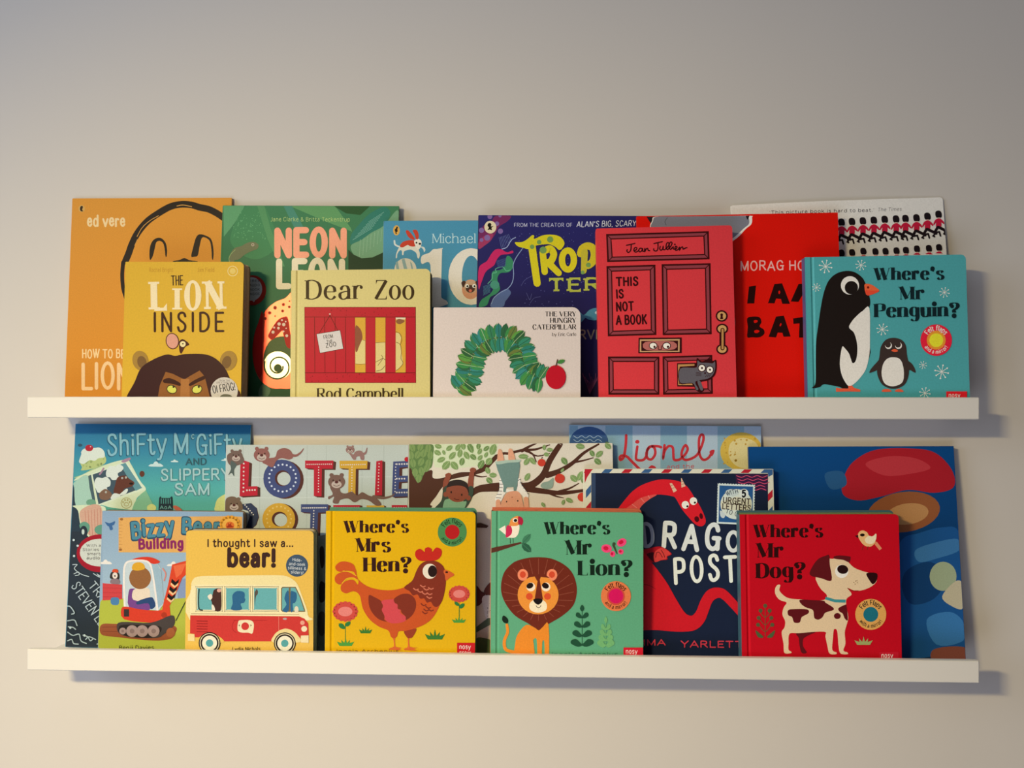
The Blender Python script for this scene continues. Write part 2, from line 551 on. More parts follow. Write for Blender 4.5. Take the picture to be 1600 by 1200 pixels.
# ---------------------------------------------------------------- books
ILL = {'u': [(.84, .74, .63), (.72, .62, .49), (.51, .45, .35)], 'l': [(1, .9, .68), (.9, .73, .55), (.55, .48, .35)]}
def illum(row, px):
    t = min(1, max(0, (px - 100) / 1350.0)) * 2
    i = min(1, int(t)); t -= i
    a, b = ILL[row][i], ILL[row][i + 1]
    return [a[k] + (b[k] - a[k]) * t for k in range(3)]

def rounded_cols(W, H, rl, rr, extra=()):
    xs = set([0.0, W]) | set(extra)
    for k in range(1, 6):
        a = math.pi / 2 * k / 5
        if rl: xs.add(rl * (1 - math.cos(a)))
        if rr: xs.add(W - rr * (1 - math.cos(a)))
    xs = sorted(xs)
    out = []
    for x in xs:
        d = 0.0
        if rl and x < rl: d = rl - math.sqrt(max(0, rl * rl - (rl - x) ** 2))
        if rr and x > W - rr: d = rr - math.sqrt(max(0, rr * rr - (x - W + rr) ** 2))
        out.append((x, d, H - d))
    return out

def slab(W, H, y0, y1, rl=0, rr=0, yoff=None, extra=(), x0=0.0, z0=0.0):
    cols = rounded_cols(W, H, rl, rr, extra)
    v, f = [], []
    for (x, a, b) in cols:
        dy = yoff(x) if yoff else 0
        g = dy if isinstance(dy, (int, float)) else 0
        v += [(x0 + x, y0 + g, z0 + a), (x0 + x, y0 + g, z0 + b), (x0 + x, y1, z0 + a), (x0 + x, y1, z0 + b)]
    n = len(cols)
    for i in range(n - 1):
        a = 4 * i; c = 4 * (i + 1)
        f += [(a, c, c + 1, a + 1), (a + 2, a + 3, c + 3, c + 2), (a + 1, c + 1, c + 3, a + 3), (a, a + 2, c + 2, c)]
    f += [(0, 1, 3, 2), (4 * n - 4, 4 * n - 2, 4 * n - 1, 4 * n - 3)]
    return v, f

def book(name, row, tl, tr, yb, lean, th, bg, label, group, art=None, pages='#E8DCC4', back=None, rl=0.0, rr=0.0,
         board=True, hinge=False, twist=0.0, ct=None, bend=None, gain=1.0, spine=None, pagetop=0.0, sidestrip=0.0):
    zs = FLOOR[row]
    if row == 'l':
        zs += ((tl[0] + tr[0]) / 2 - 800) / 1300.0 * 0.0014
    tw = math.radians(twist)
    dm = ray((tl[0] + tr[0]) / 2, 600)
    P0 = Vector((dm.x / dm.y * (yb - CAM.y), yb, zs))
    fit = isinstance(lean, tuple)              # (clearance,): lean back until the top is that far from the wall
    le = math.radians(4.0 if fit else lean)
    for _ in range(6 if fit else 1):
        N = Vector((math.sin(tw), -math.cos(le) * math.cos(tw), math.sin(le))).normalized()
        def hit(px, py, N=N):
            d = ray(px, py)
            t = (P0 - CAM).dot(N) / d.dot(N)
            return CAM + d * t
        A, B = hit(*tl), hit(*tr)
        U = (B - A).normalized()
        Vv = N.cross(U)                      # up in the plane
        if Vv.z < 0: Vv = -Vv
        W = (B - A).length
        H = min((A.z - zs) / Vv.z, (B.z - zs) / Vv.z) - 0.0004 - th * math.tan(le)
        if fit and _ < 5:
            le = math.atan((-yb - th - lean[0]) / H)
    O = A - Vv * H
    M = Matrix((( U.x, -N.x, Vv.x, O.x), (U.y, -N.y, Vv.y, O.y), (U.z, -N.z, Vv.z, O.z), (0, 0, 0, 1)))
    Mi = M.inverted()
    bf = bend or (lambda x, z=0: 0.0)
    def to_local(px, py, e):
        q = Mi @ hit(px, py)
        q.x = min(max(q.x, 0.0003), W - 0.0003)
        q.z = min(max(q.z, 0.0003), H - 0.0003)
        return (q.x, bf(q.x) - e, q.z)
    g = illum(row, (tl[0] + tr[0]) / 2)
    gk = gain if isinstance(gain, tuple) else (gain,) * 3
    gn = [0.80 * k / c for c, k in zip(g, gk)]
    bk = {'gain': gn, 'to_local': to_local, 'W': W, 'H': H, 'hit': hit}
    root = bpy.data.objects.new(name, None)
    COL.objects.link(root)
    root.matrix_world = M
    root['label'] = label
    root['category'] = 'book'
    root['group'] = group
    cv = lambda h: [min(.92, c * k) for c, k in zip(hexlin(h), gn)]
    ct = ct or (0.0016 if board else 0.0004)
    mc = new_mat(name + '_card', color=cv(bg), rough=0.40, grain=0.05, bump=0.02, gscale=500, spec=0.10)
    mb = new_mat(name + '_back', color=cv(back or bg), rough=0.45, grain=0.05, gscale=500)
    mp = new_mat(name + '_paper', color=cv(pages), rough=0.75, grain=0.10, gscale=400)
    extra = []
    yoff = None
    if hinge:
        hx = 0.0060
        extra = [hx + .0005 * i for i in range(10)]
        def yoff(x):
            t = (x - hx) / .0045
            return 0.0013 * math.sin(math.pi * t) if 0 < t < 1 else 0.0
    if bend:
        extra = [W * i / 14 for i in range(15)]
        yoff = lambda x: bf(x)
        v, f = slab(W, H, 0, ct, rl, rr, lambda x: bf(x), extra)
        # keep the cover thin: the back follows the bend as well
        for i in range(0, len(v), 4):
            for j in (2, 3):
                x, y, z = v[i + j]
                v[i + j] = (x, ct + bf(x), z)
    else:
        v, f = slab(W, H, 0, ct + (0.0012 if hinge else 0), rl, rr, yoff, extra)
    c0 = ct + (0.0012 if hinge else 0)
    fc = mesh_obj('front_cover', v, f, mc, root)
    bt = ct
    ins = 0.0022 if hinge or (board and ct > .0015 and not rr) else 0.0006
    if not board: ins = 0.0003
    # the leaves
    y0, y1 = c0 + .0001, th - bt - .0001
    nl = max(2, int((y1 - y0) / (0.0021 if board else 0.0011)))
    v, f = [], []
    dl = (y1 - y0) / nl
    for k in range(nl):
        j = 0.0004 * math.sin(k * 2.7)
        a, b_ = slab(W - 2 * ins + j, H - ins * 1.0 - .0004 + pagetop + j * .5, y0 + dl * k, y0 + dl * (k + (.86 if board else .99)),
                     rl, rr, x0=ins, z0=.0004)
        if bend:
            a = [(x, y + bf(x), z) for (x, y, z) in a]
        n0 = len(v)
        v += a
        f += [tuple(i + n0 for i in q) for q in b_]
    mesh_obj('page_block', v, f, mp, root)
    v, f = slab(W, H + pagetop, th - bt, th, rl, rr, extra=[W * i / 14 for i in range(15)] if bend else ())
    if bend: v = [(x, y + bf(x), z) for (x, y, z) in v]
    if sidestrip:
        v = [(x - sidestrip if x < W * .5 else x, y, z) for (x, y, z) in v]
    mesh_obj('back_cover', v, f, mb, root)
    # spine along the left edge
    ms = mb if spine is None else new_mat(name + '_spine', color=cv(spine), rough=0.4, grain=.05)
    sy = .0003 if not board else ct
    v, f = box(-.0006, -.00005, sy, th - .0003, .0006, H - .0006)
    if bend: v = [(x, y + bf(0), z) for (x, y, z) in v]
    if sidestrip: v = [(x - sidestrip * max(0, (y - sy) / th), y, z) for (x, y, z) in v]
    mesh_obj('spine', v, f, ms, root)
    if art:
        a = Art(bk)
        art(a)
        a.build(fc, bk)
    return root
DID = (2.15, .28, .26, .7)
CEN = (1.2, .30, .26, .85)
BOD = (1.15, .28, .28, .8)
SLAB = (1.7, 1.2, 1.0, .9)

def specks(a, col, pts, r, n, seed, x0, y0, x1, y1):
    """n little flecks inside a box"""
    s = seed
    for i in range(n):
        s = (s * 1103515245 + 12345) % 2147483648
        x = x0 + (x1 - x0) * (s / 2147483648.0)
        s = (s * 1103515245 + 12345) % 2147483648
        y = y0 + (y1 - y0) * (s / 2147483648.0)
        a.e(col, x, y, r * (.6 + .8 * ((i * 7) % 5) / 5.0), keep=True, n=6)
    a.lv += 1

def leaf(a, col, cx, cy, L, Wd, rot, vein=None):
    r = math.radians(rot)
    pts = []
    for t, wv in ((-1, 0), (-.6, .75), (0, 1), (.6, .7), (1, 0), (.6, -.7), (0, -1), (-.6, -.75)):
        x, y = t * L / 2, wv * Wd / 2
        pts.append((cx + x * math.cos(r) - y * math.sin(r), cy + x * math.sin(r) + y * math.cos(r)))
    a.p(col, pts)
    if vein:
        a.l(vein, Wd * .07, [pts[0], pts[4]], caps=False)

# ============ upper ledge, back row
def art_orange(a):
    a.v(90, 290, 5)
    a.grad(0, 0, 0, 0, '#DE9A3C', '#D88E2C', quad=[(120, 102), (1385, 100), (1400, 1660), (50, 1660)])
    a.e('#D9AE62', 188, 180, 25, 27)
    a.b('#3A2A18', '175,185 178,165 192,158 198,170 192,188 200,200 182,200')
    a.t('ed vere', 228, 316, 530, 314, 78, '#F4D9A4', 1.6, wob=.35)
    K = '#2B241E'
    a.c(K, 30, '535,880 512,800 505,700 512,600', 6)
    a.c(K, 52, '530,590 555,530 580,460 625,370 700,280 790,215 880,165 960,147 1040,150 1110,170 1180,185 1250,220 1330,275', 5)
    a.c('#D8A050', 5, '620,400 660,330 720,275 790,235', 4)
    a.c('#D8A050', 6, '930,160 980,152 1050,165', 4)
    a.c('#D8A050', 5, '602,470 625,420', 4)
    a.b(K, '722,580 718,520 728,460 755,420 800,408 840,440 855,500 852,552 843,550 836,490 822,446 795,432 770,445 757,500 742,555')
    a.b(K, '1045,552 1060,480 1080,410 1105,382 1150,388 1200,420 1218,500 1216,572 1206,570 1202,500 1188,432 1150,405 1125,412 1108,480 1095,545 1070,555')
    a.b(K, '900,594 955,580 990,566 1030,582 1095,594 1000,610')
    a.v(90, 480, 5)
    a.t('HOW TO BE', 190, 395, 528, 395, 64, '#F4D49C', 1.35, wob=.25)
    a.t('LION', 182, 632, 575, 632, 190, '#F6D2A0', 1.25, wob=.2)

def art_green(a):
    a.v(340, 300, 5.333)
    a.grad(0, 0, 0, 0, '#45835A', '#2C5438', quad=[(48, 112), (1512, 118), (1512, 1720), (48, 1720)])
    a.p('#68A272', '48,112 225,112 190,190 110,300 52,372')
    a.b('#4A8A5C', '230,125 380,118 430,200 480,330 470,480 330,560 200,520 110,420 130,300')
    specks(a, '#6FAE78', None, 4, 90, 7, 130, 170, 400, 400)
    a.p('#5C9664', '330,116 390,116 440,300 560,620 520,620 420,400')
    a.p('#69A068', '600,116 980,118 1110,300 1120,330 900,245')
    a.p('#2F5A34', '970,118 1270,118 1190,192 1070,178')
    a.p('#4F8F7A', '550,118 620,116 720,300 640,300')
    a.b('#37806F', '1112,440 1112,360 1180,270 1270,180 1390,125 1440,180 1380,290 1270,350 1200,400')
    a.b('#7FA882', '1112,445 1200,398 1280,340 1385,280 1500,150 1512,300 1400,480 1290,545 1190,552 1130,515')
    for i in range(7):
        a.l('#8FC0AE', 3, [(1125 + i * 22, 400 - i * 25), (1290 + i * 16, 300 - i * 22)], caps=False)
    for i in range(10):
        a.l('#A8C4A0', 3, [(1190 + i * 30, 395 - i * 14), (1180 + i * 30, 545 - i * 22)], caps=False)
    a.p('#24402A', '1090,480 1130,520 1200,552 1290,545 1390,500 1512,400 1512,1000 1090,1000')
    a.b('#7C7C5C', '95,585 100,530 140,470 200,450 245,425 300,416 340,440 330,475 290,490 230,520 180,560 140,570 130,600')
    a.e('#C9B49A', 294, 440, 13)
    a.e('#4A3A30', 294, 440, 5)
    a.c('#A8BE7C', 4, '110,600 95,560 110,520 150,480', 5)
    a.t('Jane Clarke & Britta Teckentrup', 442, 244, 1104, 246, 34, '#C4D88A', .75)
    a.t('NEON', 468, 524, 1082, 524, 205, [.92, .40, .27], 2.1, wob=.15)
    a.t('LEON', 482, 782, 1068, 782, 205, [.80, .74, .56], 2.1, wob=.15)
    a.v(340, 450, 5.333)
    a.foil = 1
    a.b('#E8503C', '640,60 560,88 480,120 400,190 340,290 305,400 292,520 305,650 350,760 430,825 520,838 640,800 700,450', 6)
    a.foil = 0
    a.b('#B01C18', '375,200 340,290 305,400 292,520 305,650 345,740 372,700 372,500')
    a.b('#5A6840', '660,400 560,402 490,410 430,450 395,520 382,600 400,660 500,700 600,700')
    a.foil = 1
    a.e('#F6C8A0', 502, 645, 118, 116)
    a.foil = 0
    sp = []
    for i in range(46):
        t = i / 45.0
        an = math.radians(160 + 560 * t)
        rr = 118 - 78 * t
        sp.append((505 + rr * math.cos(an) * 1.0, 655 + rr * math.sin(an) * -1.0))
    a.l('#4C5E38', 13, sp)
    a.e('#4C5E38', 503, 668, 34)
    a.b('#C0201E', '425,410 430,375 500,270 560,240 585,250 600,330 615,490 575,485 545,370 535,358 490,405 455,432')
    for x, y, r in ((537, 268, 9), (568, 280, 7), (513, 300, 14), (552, 305, 14), (508, 335, 11), (472, 330, 9), (463, 368, 13), (550, 362, 8), (577, 398, 12), (572, 336, 6)):
        a.e('#F8D4C4', x, y, r, keep=True)
    a.lv += 1
    for x, y, r in ((550, 138, 13), (480, 165, 15), (435, 208, 14), (543, 192, 12), (400, 255, 13), (598, 158, 11), (480, 235, 7), (600, 110, 7)):
        a.e('#A83020', x, y, r, keep=True)
    a.lv += 1
    a.b('#5E7A64', '345,850 380,800 440,840 420,900 350,905')
    a.v(360, 400, 5)
    a.e('#8A2016', 172, 268, 108, 118)
    a.e('#9C9A98', 165, 258, 84, 92)
    a.p('#9C9A98', '160,340 210,320 185,362')
    for i in range(4):
        a.t(('FREE', 'AUDIO', 'BOOK', 'INSIDE')[i], 150, 205 + i * 34, 232, 202 + i * 34, 18, '#3A3432', .9)

def bird(a, x, y, s):
    a.e('#DDA850', x, y, 28 * s, 42 * s)
    a.b('#1E1A16', [(x + s * u, y + s * v_) for u, v_ in ((-10, 10), (-14, -5), (-4, -18), (2, -30), (12, -26), (8, -8), (10, 8), (0, 16), (4, 28), (-6, 28), (-8, 16))])

def art_ten(a):
    a.v(560, 320, 5.333)
    a.grad(0, 0, 0, 0, '#4A93B6', '#4C8CA6', quad=[(212, 135), (2000, 130), (2000, 1620), (200, 1620)])
    bird(a, 317, 213, 1)
    # leaping puppy
    a.c('#D8DCD8', 14, '300,300 305,330 330,345 350,350', 4)
    a.b('#E0DCD0', '345,350 400,330 470,345 500,370 512,410 505,445 492,440 480,400 440,375 400,380 380,390 375,418 364,415 362,385 345,380 325,410 322,440 312,442 318,400')
    a.b('#C8402E', '345,345 370,310 420,295 465,298 480,330 465,348 430,345 410,335 370,355')
    a.b('#EAE4DA', '465,300 500,285 525,305 520,350 500,372 478,350')
    a.b('#C8402E', '400,240 395,218 412,212 440,240 470,285 450,290 420,272')
    a.b('#C8402E', '452,215 470,207 490,215 502,250 498,285 480,285 470,250')
    a.e('#1E1A1A', 512, 325, 11, 9)
    a.b('#D8DCD8', '520,350 545,352 558,375 548,395 540,372')
    a.e('#1E1A1A', 484, 316, 8)
    a.e('#D8D0C0', 392, 540, 92, 95)
    a.p('#8FA8A8', '360,455 385,448 425,600 395,600')
    a.p('#8FA8A8', '310,480 328,470 352,600 325,600')
    a.p('#8FA8A8', '430,470 446,490 470,600 455,600')
    a.t('Michael', 612, 318, 982, 318, 76, '#BFDDE4', (.75, .5, .36, .8))
    a.b('#E8DED2', '528,428 590,400 630,368 698,368 698,370 694,500 690,740 700,780 735,800 735,832 600,832 600,500 528,492')
    o = []
    a.e('#E8DED2', 940, 598, 190, 236)
    a.e('#4C8CA8', 940, 602, 78, 178)
    a.e('#D89878', 935, 705, 72, 82)
    a.b('#C8A284', '868,655 890,638 935,632 985,640 1000,660 990,710 960,735 935,738 900,728 880,700')
    a.b('#4A3028', '858,650 880,632 895,645 885,670 872,690')
    a.b('#4A3028', '1010,650 990,632 975,645 985,670 998,690')
    a.e('#54362C', 933, 700, 38, 32)
    for x in (906, 965):
        a.e('#F2EEE6', x, 677, 16)
        a.e('#1A1414', x + 3, 679, 9)
    a.e('#D8705E', 933, 716, 13, 12)

def art_tropical(a):
    a.v(740, 320, 7.273)
    a.grad(0, 0, 0, 0, '#2C2A62', '#1C1436', quad=[(58, 118), (2480, 130), (2480, 2200), (50, 2200)])
    a.b('#7C2C58', '58,500 58,330 110,240 200,190 250,128 420,128 380,190 290,250 230,360 140,450')
    a.b('#A83A5C', '58,500 60,420 130,350 220,330 200,400 130,460')
    a.p('#2E2C66', '58,118 200,122 130,200 58,330')
    for x, y, r in ((185, 135, 28), (90, 290, 30), (265, 215, 26), (155, 375, 34), (300, 125, 18), (90, 400, 22), (305, 300, 30)):
        a.e('#8A6A9A', x, y, r, keep=True)
    a.lv += 1
    a.e('#F0DCAA', 190, 254, 68, 72)
    a.b('#16100E', '160,285 172,260 158,235 168,212 190,208 202,225 198,245 225,240 205,262 208,288 185,282')
    a.t('FROM THE CREATOR OF', 458, 250, 1122, 250, 42, '#D8D4E0', .75)
    a.t("ALAN'S BIG, SCARY", 1168, 252, 1846, 240, 62, '#E6E2EC', .95, slant=.12)
    a.b('#D0285E', '58,960 60,720 150,640 200,560 250,508 310,505 380,540 440,520 450,545 400,560 310,572 260,630 230,690 140,760 90,880')
    a.b('#3C8A5C', '60,1160 90,1080 190,1010 230,930 205,860 215,760 300,740 350,700 370,600 400,580 440,620 455,690 420,750 380,770 300,780 270,850 300,950 260,1010 190,1050 150,1140')
    a.e('#4C9474', 240, 910, 52, 48)
    a.b('#5C6E92', '195,1160 220,1080 290,1000 380,955 425,1000 390,1060 360,1100 330,1160')
    a.c('#8EA0B8', 9, '200,1130 230,1060 300,1000 390,950 440,880 455,780 450,680 490,590 560,490 610,390', 4)
    a.c('#6CC08C', 7, '160,900 210,840 215,780 260,770 250,730 330,705 370,750 420,740', 4)
    for i in range(8):
        a.l('#4A5C8A', 5, [(255 + i * 3, 640 + i * 10), (370, 610 + i * 12)], caps=False)
        a.l('#4A7C8A', 5, [(110, 930 + i * 14), (190, 905 + i * 12)], caps=False)
        a.l('#6E7CA8', 4, [(290 + i * 15, 370 - i * 5), (320 + i * 16, 500 - i * 12)], caps=False)
    a.c('#A8B4CC', 9, '320,505 380,480 430,400 480,370', 4)
    a.c('#5A5A8C', 5, '540,920 590,850 700,790', 4)
    a.c('#5A5A8C', 5, '640,1120 690,1060 760,1045', 4)
    a.c('#5A5A8C', 5, '600,1000 640,1080 660,1010', 4)
    specks(a, '#5C5C94', None, 5, 120, 5, 480, 300, 1400, 1150)
    Y = '#E2D024'
    a.b(Y, '470,428 540,425 600,400 660,350 688,352 690,388 780,350 880,340 980,362 1032,430 1010,490 972,515 930,480 860,450 760,455 690,470 640,505 560,490 500,470')
    a.l(Y, (86, 82), '662,470 722,892')
    a.c(Y, 78, '812,520 870,500 910,560 880,640 830,660', 5)
    a.l(Y, 74, '785,540 808,762')
    a.l(Y, (78, 70), '850,660 968,778')
    o, q = a.ring(Y, 1072, 628, 68, 108, lambda t: 72)
    n = len(o)
    a.put(o + q, Y, [t for i in range(n) for t in ((i, (i + 1) % n, n + (i + 1) % n), (i, n + (i + 1) % n, n + i))])
    a.lv += 1
    a.c('#D8C42A', 84, '1215,555 1235,500 1290,470 1350,490 1372,570 1350,650 1300,690', 5)
    a.l('#C8BC34', (76, 66), '1262,540 1252,752')
    a.l('#C8BC34', 70, '1480,480 1480,740')
    for x, y, r in ((745, 425, 26), (870, 395, 36), (665, 478, 26), (790, 515, 40), (1305, 685, 28), (1240, 770, 22)):
        a.e('#7AA050', x, y, r, keep=True)
    a.lv += 1
    a.t('TERRY', 828, 985, 1900, 965, 140, '#BCC048', SLAB)
    # the fish lower down, and an inscription in the dark
    a.v(890, 470, 7.5)
    a.b('#4E8A98', '120,140 150,160 180,160 230,110 300,85 400,90 430,140 380,200 300,228 220,220 185,200 150,240 130,240')
    a.e('#C8D4D0', 315, 140, 18)
    a.t('JARVIS', -60, 445, 420, 445, 100, '#8C7C64', 1.2)
    for i in range(9):
        a.c('#6E3A5A', 7, [(235, 1090), (200 + i * 16, 980 - i * 8), (150 + i * 26, 850 + (i % 3) * 40)], 4)

def art_bat(a):
    a.v(0, 0, 1)
    a.p('#CC1408', '995,338 1309,332 1309,640 995,640')
    a.p('#241C20', '1010,338.6 1026,338.4 1018,351')
    a.b('#E4DACA', '1017,360 1019,345 1024,338.6 1060,338.2 1130,337.6 1172,337.2 1175,340 1174,350 1165,358 1146,376 1100,400 1040,400')
    a.b('#74787A', '1018,360 1020,346 1026,338.6 1060,338.3 1130,337.7 1166,337.6 1170,341 1170,350 1162,357 1142,374 1100,396 1040,396')
    a.c('#44484A', .8, '1043,340 1039,346 1041,352', 4)
    a.p('#1E1618', '1165,337.4 1171,337.2 1168,344')
    a.b('#8C7468', '1144,468 1147,490 1149,505 1146,520 1142,520 1140,480')
    a.v(1120, 300, 6.667)
    a.t('MORAG HOOD', 242, 815, 1105, 808, 92, '#EBAA9A', 1.05, wob=.3)
    K = '#220408'
    a.p(K, '335,985 408,975 390,1160 316,1162')
    a.p(K, '600,960 680,952 762,1165 682,1165 668,1115 618,1110 600,1160 533,1158')
    a.p(K, '850,960 900,955 980,1000 1060,955 1080,1160 1000,1160 990,1080 960,1120 900,1060 850,1145 770,1140')
    a.e('#CC1408', 650, 1045, 10, 18)
    a.v(1120, 440, 6)
    a.b(K, '285,345 340,328 400,335 418,380 400,420 440,450 445,490 400,522 330,522 285,520 290,430', 4)
    a.b('#CC1408', '348,365 372,360 384,372 365,388 350,385')
    a.b('#CC1408', '352,460 380,452 400,465 380,482 355,480')
    a.p(K, '555,328 628,320 692,515 625,517 615,480 570,478 555,524 485,518')
    a.e('#CC1408', 597, 405, 8, 15, 20)
    a.p(K, '715,345 900,320 905,380 835,388 830,525 770,525 775,392 718,396')

def soldier(a, x, y, s=1.0, half=False):
    a.b('#1C1416', [(x + s * u, y + s * v_) for u, v_ in ((-34, 8), (-32, -25), (-10, -38), (18, -34), (33, -10), (34, 24), (20, 36), (-20, 36))], sub=3)
    a.p('#C8A08C', [(x - 12, y + 34), (x + 16, y + 34), (x + 18, y + 48), (x - 10, y + 48)])
    R = '#B81C36'
    if half:
        a.p(R, [(x - 40, y + 60), (x - 12, y + 44), (x + 18, y + 44), (x + 40, y + 62)])
        return
    a.b(R, [(x + u, y + v_) for u, v_ in ((-14, 46), (18, 46), (50, 70), (62, 95), (52, 102), (30, 84), (28, 130), (-28, 130), (-24, 84), (-46, 112), (-56, 105), (-40, 66))], sub=2)
    K = '#1E1416'
    a.l(K, 30, [(x, y + 135), (x + 55, y + 160), (x + 92, y + 178)])
    a.l(K, 18, [(x + 92, y + 172), (x + 60, y + 205), (x + 75, y + 212)])
    a.l(K, 28, [(x - 10, y + 135), (x - 30, y + 170), (x - 40, y + 190)])
    a.l(K, 18, [(x - 40, y + 190), (x + 8, y + 185), (x + 20, y + 225)])

def art_guards(a):
    a.v(1290, 290, 6.667)
    a.t("`This picture book is hard to beat.`", -590, 302, 508, 272, 34, '#4A4442', .95)
    a.t('The Times', 540, 268, 795, 258, 34, '#5A5452', .7, slant=.2)
    for x, y in ((48, 392), (160, 385), (270, 378), (385, 370), (500, 362), (615, 352), (735, 347), (835, 341), (952, 333), (1068, 315), (1186, 293)):
        soldier(a, x, y)
    for x, y in ((48, 712), (160, 706), (270, 700), (388, 686), (515, 688), (622, 685), (738, 678), (838, 672), (955, 656), (1082, 650), (1190, 640)):
        soldier(a, x, y, .92, True)

# ============ upper ledge, front row
def art_lion_inside(a):
    a.v(90, 290, 5)
    a.t('Rachel Bright', 715, 674, 903, 674, 32, '#C08E2C', .8)
    a.t('Jim Field', 1092, 674, 1225, 674, 32, '#C08E2C', .8)
    o, q = a.ring('x', 1368, 668, 38, 38, lambda t: 6)
    n = len(o)
    a.put(o + q, '#F0DC98', [t for i in range(n) for t in ((i, (i + 1) % n, n + (i + 1) % n), (i, n + (i + 1) % n, n + i))])
    a.e('#E8CC70', 1368, 668, 24)
    a.t('THE', 888, 778, 982, 775, 72, '#3A2414', 1.1)
    W_ = '#F6E6BC'
    LS = (1.75, .8, .55, 1.15)
    a.t('L', 720, 968, 880, 965, 215, W_, LS)
    a.t('I', 895, 968, 975, 968, 165, W_, LS)
    a.t('O', 988, 965, 1125, 965, 212, W_, LS)
    a.t('N', 1140, 965, 1312, 962, 215, W_, LS)
    a.t('INSIDE', 745, 1138, 1302, 1136, 142, '#3C1C14', 1.0, gap=3.0)
    a.v(90, 480, 5)
    a.e('#5A2C24', 897, 265, 52, 64, -10)
    a.e('#DFA08C', 897, 265, 45, 57, -10)
    a.b('#4A2018', '950,270 975,250 1005,265 1028,292 1000,308 985,330 968,362 955,350 950,310')
    a.e('#F0E2A8', 979, 288, 23)
    a.e('#2A1A10', 980, 286, 6)
    a.e('#A8843C', 648, 418, 62, 78, -15)
    a.e('#7C5C34', 660, 430, 36, 50, -15)
    a.e('#A8843C', 1335, 418, 66, 78, 15)
    a.e('#7C5C34', 1322, 430, 36, 50, 15)
    a.b('#3A1A1C', '540,700 600,590 650,480 735,415 850,370 920,380 1000,366 1150,368 1240,405 1310,480 1360,580 1450,700 1450,770 540,770', 6)
    a.p('#925C2C', '845,505 900,520 950,545 992,565 1040,535 1110,495 1150,540 1190,700 1190,770 790,770 785,700 800,610')
    a.p('#AE743C', '965,560 1030,560 1035,770 955,770')
    a.b('#3C1A14', '830,565 880,555 955,590 958,615 900,600 832,590')
    a.b('#3C1A14', '1028,600 1080,565 1150,535 1152,560 1100,585 1040,615')
    for x, d in ((893, 1), (1090, -1)):
        a.e('#3A2A18', x, 642, 42, 34, 20 * d)
        a.e('#D8DA62', x, 642, 36, 28, 20 * d)
        a.e('#2A2014', x + 14, 622, 9, 9)
    a.e('#D2CCC2', 1303, 655, 106, 108)
    a.t('FROM THE', 1262, 580, 1348, 580, 12, '#6A645E', .9)
    a.t('CREATORS OF', 1240, 596, 1366, 596, 12, '#6A645E', .9)
    a.t('OI FROG!', 1215, 672, 1392, 645, 56, '#201C1A', .95)
    a.b('#6A6A58', '1270,700 1300,680 1350,686 1365,710 1300,720')

def art_dearzoo(a):
    a.v(440, 410, 5.4545)
    a.t('Dear', 196, 312, 704, 312, 158, '#3A2812', CEN)
    a.t('Zoo', 785, 312, 1138, 312, 158, '#3A2812', CEN)
    K = '#6A0814'
    a.p(K, '194,380 1144,380 1146,1027 200,1027')
    a.p('#C21830', '198,384 1140,384 1142,1023 204,1023')
    for x0, x1 in ((627, 715), (800, 885), (972, 1057)):
        a.r(K, x0 - 2, 467, x1 + 2, 944)
        a.r('#E0AE3E', x0, 470, x1, 942)
    a.r('#E6D48E', 629, 662, 713, 865)
    a.b('#94543C', '629,548 665,560 685,600 688,650 672,690 655,730 645,758 629,745')
    a.r('#E6D48E', 802, 682, 883, 941)
    a.p('#E6D48E', '973,600 1000,600 1020,640 1010,680 1020,760 1036,860 1000,905 973,925')
    a.l('#6A4A20', 3, '629,865 670,870 713,866')
    a.l('#6A4A20', 3, '690,660 713,668')
    a.l('#6A4A20', 3, '802,685 883,680')
    a.c('#6A4A20', 4, '802,850 840,830 862,818 883,830', 4)
    a.c('#6A4A20', 4, '805,928 850,915 883,880', 4)
    a.c('#6A4A20', 4, '850,790 862,818 820,880', 4)
    a.c('#6A4A20', 4, '973,590 1010,610 1025,660 1012,700', 4)
    a.c('#6A4A20', 4, '975,680 1010,700 1022,760 1018,820 1036,860 1000,905 975,922', 4)
    a.r('#F0E0C0', 973, 470, 1055, 486)
    a.b('#94603C', '975,500 1000,482 1050,498 1015,525 985,520')
    for y in (465, 941):
        a.l(K, 4, [(198, y), (1140, y)])
    for x in (283, 369, 458, 545):
        a.l(K, 4, [(x - 2, 467), (x + 1, 941)])
    specks(a, '#8E0C20', None, 4, 40, 3, 210, 392, 1130, 458)
    specks(a, '#8E0C20', None, 4, 40, 9, 210, 950, 1130, 1016)
    a.l('#5A0810', 4, '412,452 318,608')
    a.l('#5A0810', 4, '412,452 480,582')
    a.e('#E8C0B8', 412, 440, 7)
    a.p('#5A1014', '296,610 500,575 530,736 326,775')
    a.p('#DED8D6', '300,612 498,580 525,734 329,771')
    a.t('FROM', 360, 656, 440, 642, 32, '#1E1A18', .9)
    a.t('THE', 385, 688, 438, 678, 24, '#1E1A18', .9)
    a.t('ZOO', 378, 728, 470, 712, 36, '#1E1A18', .9)
    a.t('Rod Campbell', 298, 1160, 1042, 1160, 86, '#3A2812', CEN)

